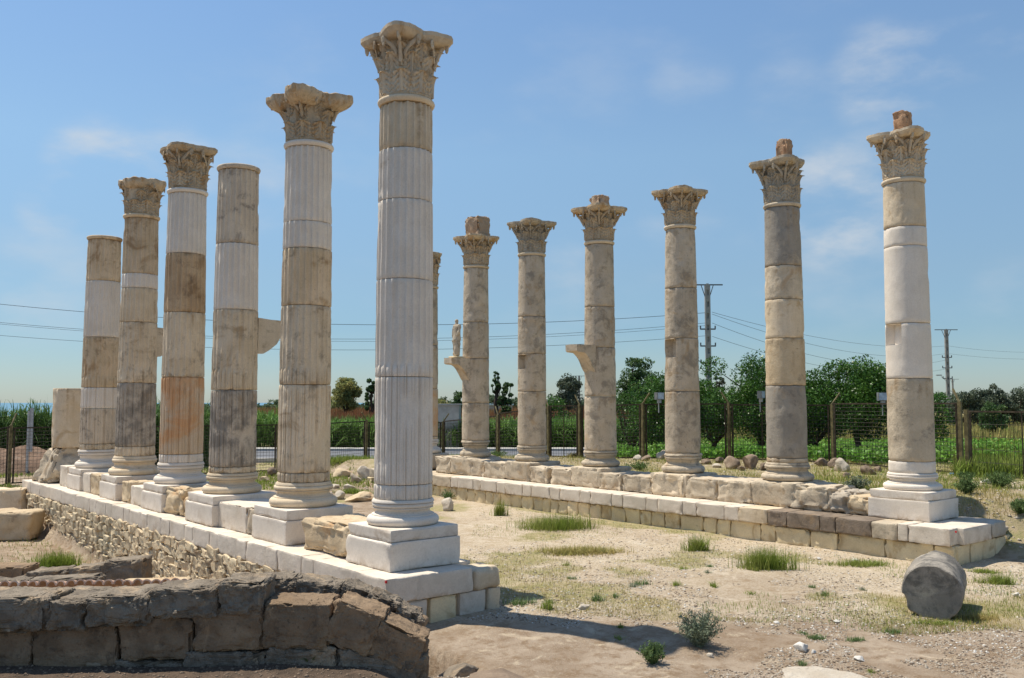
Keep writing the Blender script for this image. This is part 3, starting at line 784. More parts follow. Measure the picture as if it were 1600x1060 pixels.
def capital(parent, z, Rt, Hc, diag, mat, seed, broken=(), eroded=False, rot=0.0):
    prof = [(.985, 0), (1.0, .02), (1.03, .035), (1.0, .06)] + [(bell_r(.06+.86*i/9), .06+.86*i/9) for i in range(10)]
    cp = obj('capital', lathe_mesh('capital', prof, mat, seed, 48, .03, .05), parent, (0, 0, z), (0, 0, rot), (Rt, Rt, Hc))
    key = mat.name
    for k in range(8):
        kk = (key, k % 3)
        if kk not in LOW: LOW[kk] = leaf_mesh(.36, .385, .19, 10+k, mat, .05)
        if kk not in UP: UP[kk] = leaf_mesh(.40, .33, .26, 50+k, mat, .27)
        if kk not in TOPL: TOPL[kk] = leaf_mesh(.30, .28, .20, 80+k, mat, .52)
        obj('acanthus_leaf', LOW[kk], cp, rot=(0, 0, k*pi/4 + .0))
    for k in range(8):
        if eroded and random.random() < .45: continue
        obj('acanthus_leaf', UP[(key, (k+seed) % 3)], cp, rot=(0, 0, k*pi/4+pi/8))
    for k in range(8):
        if eroded and k % 2: continue
        obj('acanthus_leaf', TOPL[(key, (k*2+seed) % 3)], cp, rot=(0, 0, k*pi/4))
    corner_leaf = leaf_mesh(.36, .25, (diag-1.36)*.8, seed+5, mat, .44)
    for c in range(4):
        if c in broken: continue
        obj('corner_volute', volute_mesh(diag, seed+c, mat), cp, rot=(0, 0, pi/4+c*pi/2))
        obj('acanthus_leaf', corner_leaf, cp, rot=(0, 0, pi/4+c*pi/2))
    obj('abacus', abacus_mesh(diag, broken, seed, mat, .22 if eroded else .15), cp)
    for k in range(4):
        me = rock_mesh('fleuron', .18, .26, .15, mat, seed*7+k, 2, .2)
        obj('fleuron', me, cp, (1.17, 0, .92) if k == 0 else (1.17*cos(k*pi/2), 1.17*sin(k*pi/2), .92), (0, 0, k*pi/2))
    return cp

def extrude_profile(name, P, half, mat, M4=None, rough=.0, seed=1, smooth=35):
    n = len(P); V = []; cuts = 5
    for c in range(cuts+1):
        y = -half + 2*half*c/cuts
        for (x, z) in P:
            p = Vector((x, y, z)); 
            if rough: p += Vector((fbm(p+Vector((seed, 0, 0)), .2), 0, fbm(p+Vector((0, seed, 0)), .2)))*rough
            V.append(tuple(p))
    F = [(c*n+i, c*n+(i+1) % n, (c+1)*n+(i+1) % n, (c+1)*n+i) for c in range(cuts) for i in range(n)]
    F += [tuple(range(n-1, -1, -1)), tuple(cuts*n+i for i in range(n))]
    me = pymesh(name, V, F, mat, smooth); 
    bm = bmesh.new(); bm.from_mesh(me); bmesh.ops.recalc_face_normals(bm, faces=bm.faces[:]); bm.to_mesh(me); bm.free()
    return me

PLT = 1.235      # plinth top level
COLS = {}
def column(key, row, px, joints, wtop, wbot, base_y, base_spread, label, top_y=None, cap=None, fluted=True, cable_y=None, base_mat='white', base_top=None, niche=None, top_ring=None, level=None, base_rough=.003, erosion=.14, plinth_b=.62, plinth_mat='white'):
    X = 7.33 if row == 'L' else 18.0
    Zb = level if level is not None else PLT
    Y = Y_on_X(px, X, Zb)
    Zb = Zb
    root = empty('column', (X, Y, RTOP), label, 'column', 'fluted columns of the left colonnade' if row == 'L' else 'plain columns of the right colonnade')
    zz = lambda py: Z_at(py, X, Y) - RTOP
    s = scale_at(X, Y, 3)
    Rb, Rt = wbot*s/2, wtop*scale_at(X, Y, 6)/2*(1.0)
    zbase = Zb-RTOP; zbt = zz(base_top); ztop = zz(joints[0][0])
    rf = lambda z: shaft_r(Rb, Rt, max(0, min(1, (z-zbase)/(ztop-zbase))))
    sdn = hash_seed(key)
    obj('base', lathe_mesh('base', base_profile(Rb, zbt-zbase, base_spread), M[base_mat], sdn, 72, base_rough, base_rough*4 if base_rough > .005 else 0), root, (0, 0, zbase))
    cab = zz(cable_y) if cable_y else None
    for i, (y1, y0, mt) in enumerate(joints):
        z1, z0 = zz(y1), zz(y0)
        if i == len(joints)-1: z0 = zbt
        nc = None
        if niche and niche[0] == i:
            _, xa, xb, ya, yb, dp = niche
            def ang(pxx):
                # direction on the surface facing the camera
                lat = (pxx-px)*s; base_ang = math.atan2(-Y, -X)
                return base_ang + math.asin(max(-.98, min(.98, lat/rf(z0))))
            a0, a1 = sorted((ang(xa) % (2*pi), ang(xb) % (2*pi)))
            nc = (a0, a1, zz(yb), zz(ya) - .012 if zz(ya) > z1-.02 else zz(ya), dp)
        me = drum_mesh(z0, z1, rf, M[mt], fluted, cab, sdn+i, erosion if mt not in ('white',) else .06, nc, chip=1.0 if mt != 'white' else .35)
        obj('drum', me, root)
    if top_ring:
        prof = [(Rt-.02, 0), (Rt+.01, .0), (Rt+.030, .03), (Rt+.036, .055), (Rt+.026, .08), (Rt+.01, .088), (Rt-.02, .089)]
        obj('astragal', lathe_mesh('astragal', prof, M[top_ring], sdn, 72, .003), root, (0, 0, ztop-.088+.092))
    COLS[key] = (root, X, Y, Rt, Rb, ztop, rf, zz, s)
    return root
def hash_seed(k): return sum(ord(c)*(i+3) for i, c in enumerate(k)) % 97 + 1
def cap_on(key, y_bottom, y_top, wdiag_px, mat, broken=(), eroded=False):
    root, X, Y, Rt, Rb, ztop, rf, zz, s = COLS[key]
    s6 = scale_at(X, Y, 7)
    z0 = ztop + .092; z1 = zz(y_top)
    capital(root, z0, Rt*.97, z1-z0, wdiag_px*s6/2/(Rt*.97), M[mat], hash_seed(key), broken, eroded)
    COLS[key] = COLS[key] + (z1,)
def plinth(key, b, mat, z_from=RTOP, ledge=True, bx=None):
    root, X, Y = COLS[key][:3]; bx = bx or b; hgt = PLT-RTOP
    me = block_mesh('plinth', 2*bx, 2*b, hgt*.70-.003, M[mat], 9, .014, .006, .2, hash_seed(key), .05)
    obj('plinth', me, root, (0, 0, hgt*.35+.002))
    me = block_mesh('plinth_top', 2*bx-.05, 2*b-.05, hgt*.30-.002, M[mat], 9, .014, .006, .2, hash_seed(key)+3, .04)
    obj('plinth_top', me, root, (0, 0, hgt*.85))

CL = 'with Corinthian capital'
column('L0', 'L', 629.5, [(170, 240, 'cream'), (240, 318, 'white'), (318, 440, 'white'), (440, 590, 'white'), (590, 755, 'white'), (755, 778, 'white')], 82, 90, 819, 1.24,
       'tallest-looking white fluted column at the near corner of the left podium, with pale leafy capital', cable_y=575, base_top=778, top_ring='cream', erosion=.2)
cap_on('L0', 157, 62, 144, 'capital_pale', broken=())
plinth('L0', .59, 'white')
column('L1', 'L', 474, [(236, 351, 'white'), (351, 392, 'white'), (392, 480, 'tan'), (480, 602, 'beige'), (602, 737, 'beige'), (737, 754, 'beige')], 71, 80, 786, 1.30,
       'fluted column with a brown stained middle drum and heavily eroded overhanging capital, second from the near corner', cable_y=580, base_top=752, top_ring='white', base_mat='cream')
cap_on('L1', 228, 153, 136, 'capital', broken=(), eroded=True)
plinth('L1', .63, 'white')
column('L2', 'L', 362.6, [(270, 384, 'greybeige'), (384, 486, 'white'), (486, 610, 'beige'), (610, 728, 'duskgrey'), (728, 742, 'cream')], 61, 71, 764, 1.26,
       'fluted column without a capital, with a white second drum and a broken bracket on its right side', cable_y=582, base_top=738, top_ring='greybeige', base_mat='cream')
plinth('L2', .66, 'white')
column('L3', 'L', 282, [(306, 399, 'white'), (399, 490, 'brown'), (490, 590, 'beige'), (590, 709, 'orange'), (709, 724, 'white')], 57, 65, 748, 1.22,
       'fluted column with white top drum, dark brown drum below it and an orange stained lower drum', cable_y=585, base_top=722, top_ring='white')
cap_on('L3', 302, 234, 90, 'capital', broken=(), eroded=False)
plinth('L3', .62, 'white')
column('L4', 'L', 210, [(344, 430, 'tan'), (430, 452, 'white'), (452, 505, 'cream'), (505, 599, 'beige'), (599, 697, 'duskgrey'), (697, 712, 'beige')], 50, 59, 736, 1.28,
       'fluted column with a narrow white band under its top drum and a capital lower than its neighbour', cable_y=578, base_top=712, top_ring='tan', base_mat='cream')
cap_on('L4', 340, 284, 74, 'capital', broken=(2,), eroded=True)
plinth('L4', .62, 'white')
column('L5', 'L', 152.6, [(377, 441, 'tan'), (441, 528, 'white'), (528, 606, 'tan'), (606, 638, 'white'), (638, 693, 'greybeige'), (693, 704, 'cream')], 48, 55, 725, 1.20,
       'shortest full fluted column, flat topped without capital, with two white bands, beside the stump', cable_y=592, base_top=702, top_ring='tan')
plinth('L5', .60, 'white')
# stump
X, Y = 7.33, Y_on_X(108, 7.33, 1.5)
root = empty('column_stump', (X, Y, RTOP), 'plain column stump on a rough rock at the far left end of the podium', 'column stump')
s = scale_at(X, Y, 2); zt = Z_at(607, X, Y)-RTOP; zb = Z_at(699, X, Y)-RTOP
obj('drum', drum_mesh(zb, zt, lambda z: 25.5*s, M['cream'], False, None, 71, .4, chip=2.5), root)
me = block_mesh('rough_base', 1.25, 1.9, zb+.02, M['weathered'], 22, .10, .20, .45, 14, .25)
for v in me.vertices:      # leans outwards towards its foot
    k = 1-(v.co.z/zb+.5); v.co.x = v.co.x*(.62+.5*k); v.co.y = v.co.y*(.5+.45*k) + .25*k
obj('rough_base', me, root, (-.05, .1, zb/2))

# capitals / right colonnade
column('R0', 'R', 1426, [(290, 358, 'cream'), (358, 388, 'white'), (388, 507, 'white'), (507, 592, 'white'), (592, 720, 'weathered'), (720, 736, 'white')], 60, 68, 764, 1.26,
       'plain white and beige column on a large white plinth at the right end, with a square recess', fluted=False, base_top=738, top_ring='cream', niche=(3, 1391, 1416.5, 507, 540, .17))
cap_on('R0', 288, 212, 106, 'capital_pale', broken=(1, 3) if False else (3,))
plinth('R0', .62, 'white')
column('R1', 'R', 1230.7, [(327, 418, 'grey'), (418, 470, 'weathered'), (470, 530, 'cream'), (530, 603, 'rough'), (603, 715, 'grey'), (715, 722, 'weathered')], 53, 62, 751, 1.28,
       'plain column with dark grey top and bottom drums and a pale drum between, second from the right', fluted=False, base_top=722, top_ring='weathered', base_mat='weathered', base_rough=.014)
cap_on('R1', 323, 254, 98, 'capital_grey', broken=(3,))
column('R2', 'R', 1067.5, [(360, 452, 'plain'), (452, 530, 'plain'), (530, 612, 'plain'), (612, 708, 'plain')], 46, 55, 738, 1.22,
       'plain beige column with a small square recess, right of the column with an empty bracket', fluted=False, base_top=708, top_ring='beige', base_mat='weathered', base_rough=.03, niche=(2, 1039.5, 1058.5, 530.5, 559, .19))
cap_on('R2', 357, 299, 86, 'capital')
column('R3', 'R', 938.5, [(384, 481, 'plain'), (481, 544, 'plain'), (544, 620, 'plain'), (620, 706, 'plain')], 44, 50, 726.5, 1.20,
       'plain beige column with an empty curved bracket on its left and a low stone stub on its capital', fluted=False, base_top=704, top_ring='cream', base_mat='weathered', base_rough=.008)
cap_on('R3', 380, 326, 87, 'capital')
column('R4', 'R', 831.3, [(402, 496, 'plain'), (496, 554, 'plain'), (554, 612, 'plain'), (612, 697, 'plain')], 41, 44.5, 716.5, 1.24,
       'plain beige column with two small recesses at mid height and nothing on its capital', fluted=False, base_top=696, top_ring='cream', base_mat='weathered', base_rough=.008, niche=(2, 809.8, 823, 554.5, 577, .19))
cap_on('R4', 400, 348, 77, 'capital_grey')
column('R5', 'R', 743, [(421, 505, 'plain'), (505, 561, 'plain'), (561, 630, 'plain'), (630, 689, 'plain')], 38, 42.5, 708, 1.16,
       'plain beige column with a statue bracket on its left and a stone block on its capital', fluted=False, base_top=688, top_ring='cream', base_mat='weathered', base_rough=.012)
cap_on('R5', 418, 371, 72, 'capital')
column('R6', 'R', 664, [(452, 540, 'plain'), (540, 608, 'plain'), (608, 682, 'orange'), (682, 690, 'cream')], 36, 40, 706, 1.24,
       'farthest column of the right colonnade, almost hidden behind the near white fluted column', fluted=False, base_top=686, top_ring='cream')
cap_on('R6', 448, 396, 48, 'capital')
for k, hh in (('R1', .0), ('R2', .0), ('R3', 0), ('R4', 0), ('R5', 0), ('R6', 0)):
    root, X, Y = COLS[k][:3]
    me = block_mesh('plinth', 1.22, 1.16, PLT-RTOP-.03, M['weathered'], 8, .05, .02, .25, hash_seed(k)+5, .1)
    obj('plinth', me, root, (.02, 0, (PLT-RTOP)/2+.008))

# niche dents and brackets
def console(key, y_top, y_bot, px_out, side, mat, broken=False, width=.24):
    root, X, Y, Rt, Rb, ztop, rf, zz, s = COLS[key][:9]
    z1, z0 = zz(y_top), zz(y_bot); h = z1-z0
    L = px_out
    if broken:
        P = [(0, z1), (L*.55, z1-.02), (L*.92, z1-.04), (L, z1-h*.25), (L*.97, z1-h*.5), (L*.8, z1-h*.72), (L*.5, z1-h*.9), (L*.25, z0), (0, z0)]
    else:
        P = [(0, z1), (L, z1), (L, z1-.17), (L-.05, z1-.20), (L*.62, z1-.215)]
        for i in range(1, 12):
            a = i/11; P.append((L*.60*(1-a)**.8*(1-.18*sin(a*pi)) + .0, z1-.22-(h-.22)*(a**1.15)))
        P.append((0, z0-.02))
    r = rf((z0+z1)/2)-.06
    P = [(x+r, z) for x, z in P]
    me = extrude_profile('bracket', P, width, mat, rough=.02 if broken else .006, seed=hash_seed(key))
    return obj('bracket', me, root, rot=(0, 0, 0 if side > 0 else pi)), z1, r+L
console('L2', 496, 552, .50, 1, M['beige'], True, .22)
console('L4', 511, 557, .42, 1, M['beige'], True, .20)
console('R3', 541, 583, .72, -1, M['plain'], False, .22)
_, zc5, rc5 = console('R5', 561, 596, .74, -1, M['plain'], False, .20)

# statue on the bracket
def statue():
    root, X, Y = COLS['R5'][:3]
    px_, z0 = X - rc5 + .34, RTOP + zc5
    Hs = (Z_at(498, X-.6, Y) - z0)
    k = Hs/1.32
    me = bpy.data.meshes.new('statue')
    J = [((0, 0, .72), .115, .14), ((0, .0, .88), .10, .125), ((.0, 0, 1.02), .11, .15), ((0, 0, 1.10), .075, .09), ((0, 0, 1.15), .05, .05), ((0, 0, 1.22), .068, .075), ((0, 0, 1.29), .055, .06),
         ((0, .13, 1.06), .055, .06), ((.02, .17, .86), .048, .048), ((.09, .14, .72), .04, .04),
         ((0, -.13, 1.06), .055, .06), ((.0, -.18, .86), .048, .048), ((.0, -.20, .66), .035, .035),
         ((.02, .05, .55), .12, .11), ((.03, .06, .30), .11, .10), ((.03, .08, .05), .10, .10),
         ((.0, -.06, .55), .12, .11), ((-.02, -.07, .30), .10, .10), ((-.02, -.08, .05), .10, .10)]
    E = [(0, 1), (1, 2), (2, 3), (3, 4), (4, 5), (5, 6), (2, 7), (7, 8), (8, 9), (2, 10), (10, 11), (11, 12), (0, 13), (13, 14), (14, 15), (0, 16), (16, 17), (17, 18)]
    me.from_pydata([j[0] for j in J], E, []); me.update()
    o = bpy.data.objects.new('statue', me); COL.objects.link(o)
    o.modifiers.new('skin', 'SKIN')
    for i, j in enumerate(J): me.skin_vertices[0].data[i].radius = (j[1], j[2])
    me.skin_vertices[0].data[0].use_root = True
    ss_ = o.modifiers.new('sub', 'SUBSURF'); ss_.levels = 2; ss_.render_levels = 2
    tx = bpy.data.textures.new('drapery', 'CLOUDS'); tx.noise_scale = .09
    dm = o.modifiers.new('disp', 'DISPLACE'); dm.texture = tx; dm.strength = .045; dm.mid_level = .5
    dg = bpy.context.evaluated_depsgraph_get(); ev = o.evaluated_get(dg); m2 = bpy.data.meshes.new_from_object(ev)
    m2.materials.clear(); finish(m2, M['weathered'], 60)
    bpy.data.objects.remove(o)
    o = obj('statue', m2, None, (px_, Y, z0+.0), (0, 0, pi), (k, k, k))
    tag(o, 'small worn statue of a draped standing figure on the bracket of a plain column', 'statue')
    me = block_mesh('statue_foot', .42, .36, .06, M['yellow'], 4, .03, .02, .1, 3)
    obj('statue_foot', me, o, (0, 0, .03))
statue()

# masonry remains on capitals
def topper(key, x0, x1, y_top, mat, label, name='masonry_fragment'):
    root, X, Y, Rt = COLS[key][:4]; z1 = COLS[key][-1]; s = scale_at(X, Y, 8)
    z0 = RTOP+z1-.015; zt = Z_at(y_top, X, Y); w = (x1-x0)*s*.80; a = ((x0+x1)/2 - (COLS[key][3]*0 + 800)) 
    lat = ((x0+x1)/2-800)*s - (X*cos(YAW)-Y*sin(YAW))
    me = block_mesh(name, w, w*.9, zt-z0+.03, M[mat], 18, .03, .05, .14, hash_seed(key), .22)
    o = obj(name, me, None, (X+lat*cos(YAW), Y-lat*sin(YAW), (z0+zt)/2), (random.uniform(-.05, .05), random.uniform(-.05, .05), random.uniform(-.25, .25)))
    tag(o, label, 'masonry fragment', 'masonry remains on top of the capitals')
topper('R0', 1395, 1427, 178, 'brick', 'tall reddish brick fragment on the capital of the rightmost column')
topper('R1', 1213, 1240, 220, 'brick', 'deep red brick fragment on the capital of the grey banded column')
topper('R3', 922, 952, 308, 'pinkstone', 'low squat stone stub on the capital above the empty bracket')
topper('R5', 728, 765, 341, 'pinkstone', 'wide pinkish stone block on the capital of the column with the statue')

# ------------------------------------------------------------------ loose blocks between the columns (left podium)
def loose(px0, px1, hgt, dep, mat, label, X0=6.80, rgh=.03, r=.04, name='stone_block', z=None):
    ya, yb = Y_on_X(px0, X0, LTOP), Y_on_X(px1, X0, LTOP)
    global sd_i; sd_i += 1
    me = block_mesh(name, dep, abs(ya-yb)-.01, hgt, M[mat], 20, r*.6, rgh*1.25, .2, sd_i, .16)
    o = obj(name, me, None, (X0+dep/2, (ya+yb)/2, LTOP+hgt/2-.003))
    return tag(o, label, 'stone block', 'blocks between the columns of the left podium')
loose(474, 545, .49, .95, 'rough', 'rough broken beige block just left of the near white plinth', rgh=.06, r=.10)
loose(386, 406, .47, .8, 'weathered', 'narrow rough block against the left side of the second plinth')
loose(338, 385, .46, .95, 'white_pit', 'smooth white block right of the plinth under the column with the broken bracket', rgh=.008, r=.015)
loose(284, 300, .42, .8, 'rough', 'small tilted rough boulder left of the third plinth', rgh=.05, r=.12)
loose(253, 283, .52, .9, 'rough', 'larger jagged beige boulder between the third and fourth columns', rgh=.08, r=.14)
loose(204, 222, .42, .8, 'white_pit', 'white block left of the plinth of the orange stained column', rgh=.01, r=.02)
loose(190, 203, .48, .8, 'rough', 'small rough beige block right of the fifth plinth', rgh=.03, r=.06)
loose(141, 157, .50, .85, 'rough', 'rough faced block with brown hollow right of the sixth plinth', rgh=.03, r=.04)
loose(126, 140, .48, .85, 'white_pit', 'white squared block beside the sixth plinth', rgh=.01, r=.015)
loose(93, 104, .55, .9, 'white_pit', 'white squared block beside the rough rock of the stump', rgh=.01, r=.015)
# right podium: big boulder-like blocks before the white plinth
def rloose(px0, px1, hgt, mat, label, rgh, r):
    global sd_i; sd_i += 1
    ya, yb = Y_on_X(px0, 17.4, RTOP), Y_on_X(px1, 17.4, RTOP)
    me = block_mesh('stone_block', 1.0, abs(ya-yb)-.01, hgt, M[mat], 20, r*.7, rgh*1.2, .22, sd_i, .16)
    tag(obj('stone_block', me, None, (17.9, (ya+yb)/2, RTOP+hgt/2-.003)), label, 'stone block')
rloose(1234, 1300, .52, 'weathered', 'grey mottled block with broken right end on the right podium', .06, .10)
rloose(1296, 1330, .44, 'palerock', 'tapering pale broken block in the gap before the white plinth', .08, .16)
rloose(1322, 1366, .38, 'rough', 'low tan broken block touching the white plinth of the rightmost column', .05, .12)

# ------------------------------------------------------------------ lying drum
def lying_drum():
    x, y = ground_pt(1457, 962, .05)
    R = .39; L = 1.2
    na = 96; nz = 26; V = []; zs = [0, .012] + [.012+(L-.024)*i/nz for i in range(1, nz)] + [L-.012, L]
    for i, z in enumerate(zs):
        for k in range(na):
            t = 2*pi*k/na; p = Vector((cos(t)*R, sin(t)*R, z)); r = R + fbm(p, .4)*.02 + noise.noise(p/.06)*.004
            if i in (0, len(zs)-1): r -= .014 + .03*max(0, noise.noise(p/.12))
            elif i in (1, 2, 3, len(zs)-2): r -= .02*max(0, noise.noise(p/.12))
            if z > L*.78: r -= .05*max(0, noise.noise(p/.3)+.1)
            q = (t - 1.9)
            if z < .32 and abs(t-5.6) < .6: r -= .06*max(0, noise.noise(p/.15)+.35)
            V.append((cos(t)*r, sin(t)*r, z))
    m = len(zs); F = [(i*na+k, i*na+(k+1) % na, (i+1)*na+(k+1) % na, (i+1)*na+k) for i in range(m-1) for k in range(na)]
    # slightly dished end faces
    for (ring, zc, fl) in ((0, .012, 1), (m-1, L-.012, 0)):
        n0 = len(V)
        for q in (.86, .5, .15):
            for k in range(na):
                v = V[ring*na+k]; V.append((v[0]*q, v[1]*q, zc if q < .8 else V[ring*na][2] + (.008 if fl else -.008)))
        prev = ring*na
        for j in range(3):
            cur = n0+j*na
            for k in range(na):
                f = (prev+k, prev+(k+1) % na, cur+(k+1) % na, cur+k); F.append(f if not fl else f[::-1])
            prev = cur
        F.append(tuple(prev+k for k in range(na)) if not fl else tuple(prev+k for k in range(na-1, -1, -1)))
    me = pymesh('fallen_column_drum', V, F, M['grey'], 40)
    o = obj('fallen_column_drum', me)
    # axis: end face towards the camera, body receding right
    dirv = Vector((sin(YAW+radians(28)), cos(YAW+radians(28)), 0.03)).normalized()
    o.rotation_euler = dirv.to_track_quat('Z', 'Y').to_euler(); o.location = (x, y, H(x, y)+R-.06)
    tag(o, 'fallen grey column drum lying on its side on the grass near the right podium', 'column drum')
    return o
M['grey'] and None
lying = lying_drum()
lying.data.materials[0] = stone('fallen_drum_stone', (.36, .32, .265), (.25, .225, .19), (.10, .095, .085), .75, (.45, .40, .32), .35, streak=0, pits=.4, bump=.45)

# ------------------------------------------------------------------ rocks
def rock(px, py, w_px, h_px, mat, label, Z=None, group=None, name='boulder', seed=None, depth=None, cat='boulder'):
    global sd_i; sd_i += 1
    if depth: x, y = at_depth(px, depth, Z or 1.0)
    else: x, y = ground_pt(px, py, Z if Z is not None else .05)
    g = H(x, y); s = scale_at(x, y, g)
    w, h = w_px*s*1.08, h_px*s*1.25
    o = obj(name, rock_mesh(name, w*1.1, w*.95, h*1.12, M[mat], seed or sd_i, 3 if w_px < 40 else 4, .25), None, (x, y, g+h*.30), (0, 0, random.uniform(0, 6)))
    # keep width as seen
    return tag(o, label, cat, group)
G = 'brown boulders on the terrace behind the right podium'
for (px, py, w, h, mt, lb) in [
    (1127, 711, 16, 12, 'rock', 'small square brown boulder perched on others beside the fence post'),
    (1124, 722, 14, 9, 'rock', 'flat brown boulder under the perched square one'),
    (1144, 730, 22, 18, 'rock', 'round brown boulder with a pale left side in the middle of the row'),
    (1174, 731, 26, 22, 'rock', 'largest blocky brown boulder, nearest to the grey based column'),
    (1120, 728, 15, 6, 'palerock', 'thin pale slab lying in front of the boulders'),
    (1104, 724, 18, 9, 'rock', 'low brown boulder left of the group'),
    (1193, 733, 14, 11, 'rock', 'small brown boulder touching the grey based column'),
    (1160, 733, 12, 8, 'rock', 'small brown boulder wedged between two big ones'),
    (1034, 716, 18, 16, 'palerock', 'pale brown boulder left of the column with the recess'),
    (1010, 719, 16, 9, 'rock', 'low boulder in the weeds near the fence'),
    (995, 716, 14, 8, 'palerock', 'flat pale boulder at the edge of the weeds'),
    (1283, 727, 22, 14, 'rock', 'dark boulder at the left of the pile near the rightmost column'),
    (1304, 730, 20, 14, 'rock', 'middle boulder in the pile near the rightmost column'),
    (1316, 737, 26, 17, 'palerock', 'big pale brown boulder at the front of that pile'),
    (1322, 744, 12, 8, 'rock', 'small round stone in front of the pale brown boulder'),
    (1356, 741, 22, 14, 'rock', 'lone brown boulder left of the rightmost column'),
    (1373, 738, 14, 9, 'rock', 'small brown boulder close behind the rightmost column')]:
    rock(px, py, w, h, mt, lb, Z=.98, group=G)
G = 'pale fallen stones at the far end of the street'
for (px, py, w, h, mt, lb) in [
    (571, 752, 26, 22, 'palerock', 'round pale boulder left of the near white column'),
    (554, 757, 20, 14, 'palerock', 'cream rough stone behind the long slab'),
    (534, 748, 30, 14, 'rough', 'long tan block lying left of the round boulder'),
    (563, 779, 44, 14, 'rough', 'long cream slab lying in front of the rubble'),
    (530, 776, 18, 12, 'palerock', 'small pale stone left of the cream slab'),
    (546, 766, 18, 9, 'palerock', 'flat pale stone in the grass'),
    (525, 764, 12, 8, 'palerock', 'little pale stone beside the second column'),
    (424, 746, 22, 12, 'rock', 'brown stone between the second and third columns'),
    (412, 754, 14, 8, 'rough', 'small tan stone between the second and third columns')]:
    rock(px, py, w, h, mt, lb, Z=.12, group=G)
rock(699, 796, 24, 17, 'palerock', 'mottled pale boulder behind the right corner of the near plinth', Z=.05)
for (px, py, w, h, mt, lb) in [
    (1252, 1012, 24, 13, 'whiterock', 'white angular stone alone in the brown earth at lower right'),
    (1341, 1027, 18, 6, 'whiterock', 'flat pale stone near the bottom, right of the white angular one'),
    (1271, 1016, 8, 5, 'whiterock', 'tiny pale stone beside the white angular one'),
    (912, 955, 16, 7, 'palerock', 'pale flat stone on the gravel in front of the near corner'),
    (896, 959, 9, 4, 'palerock', 'sliver of pale stone left of the flat one'),
    (1307, 968, 9, 4, 'whiterock', 'small white stone left of the fallen drum'),
    (1212, 970, 10, 4, 'whiterock', 'small white stone right of the grey bush'),
    (1110, 1020, 12, 5, 'palerock', 'pale stone below the grey bush'),
    (1588, 930, 10, 7, 'whiterock', 'white pebble at the right edge of the picture'),
    (1280, 870, 7, 4, 'whiterock', 'white scrap stone near the foot of the right podium'),
    (1336, 874, 10, 5, 'whiterock', 'pale grey stone below the dark coping blocks'),
    (1560, 861, 28, 14, 'palerock', 'pale boulder off the right end of the right podium'),
    (1540, 757, 14, 7, 'whiterock', 'white stone on the terrace right of the rightmost column')]:
    rock(px, py, w, h, mt, lb, Z=.98 if py < 800 else .03, name='stone', cat='stone')
# big half-buried slabs at the bottom edge
def slab(px, py, sx, sy, sz, mat, label, rz=0, Z=.0, dz=0, seed=5, rgh=.05):
    x, y = ground_pt(px, py, Z)
    me = rock_mesh('rock_slab', sx*1.15, sy*1.3, sz*1.5, M[mat], seed, 5, .16)
    tag(obj('rock_slab', me, None, (x, y, H(x, y)+dz), (0, 0, -YAW+rz)), label, 'rock slab')
slab(1295, 1066, 1.25, .5, .22, 'palerock', 'top of a white rock slab cut off by the bottom edge of the picture', 0, dz=.02, seed=5)
slab(708, 1046, .62, .5, .34, 'lichen', 'dark rounded slab right of the end of the ruined wall', .5, dz=.04, seed=9, rgh=.06)
slab(790, 1092, 1.2, 1.0, .20, 'rock', 'broad flat grey brown slab at the bottom, right of the ruined wall', .1, dz=.03, seed=12, rgh=.05)

# ------------------------------------------------------------------ ruined walls, lower left
WALLG = 'ruined ancient walls in the lower left'
def ruin_wall(label, blocks, mat_top='lichen', cat='ruined wall'):
    """blocks: (px0, px1, y_top, y_bot, depth, thickness, material, roll)"""
    first = blocks[0]; x0, y0 = at_depth(first[0], first[4], .5)
    root = empty('ruined_wall', (x0, y0, 0), label, cat, WALLG)
    global sd_i
    for (p0, p1, yt, yb, d, th, mt, roll) in blocks:
        sd_i += 1
        zt = EYE + d*elev(yt); zb = EYE + d*elev(yb); zm = (zt+zb)/2
        a0, a1 = lat_px(p0, d, zm), lat_px(p1, d, zm)
        x, y = ad_xy((a0+a1)/2, d+th/2)
        w = a1-a0; hgt = zt-zb
        nn = 54 if d < 11.5 else 20
        r = .045 if mt == 'darkblock' else .09
        rg = .022 if mt == 'darkblock' else .036
        me = block_mesh('stone_block', w-.022, th, hgt, M[mt], nn, min(r*.35, hgt*.45), rg, .16, sd_i, .12, smooth=32, octs=6)
        o = obj('stone_block', me, root, (x-x0, y-y0, zm), (0, roll, -YAW))
    # dark backing mass added behind the blocks so gaps show no light
    for (p0, p1, yt, yb, d, th, mt, roll) in blocks:
        zt = EYE + d*elev(yt); zb = EYE + d*elev(yb); d2 = d+.16; zm = (zt+zb)/2-.04
        a0, a1 = lat_px(p0-4, d2, zm), lat_px(p1+4, d2, zm); x, y = ad_xy((a0+a1)/2, d2+.12)
        me = block_mesh('gap_backing', a1-a0, .24, (zt-zb)-.02, M['darkblock'], 5, .04, .04, .2, int(p0)+90)
        obj('gap_backing', me, root, (x-x0, y-y0, zm), (0, roll, -YAW))
    return root
d0 = 9.5
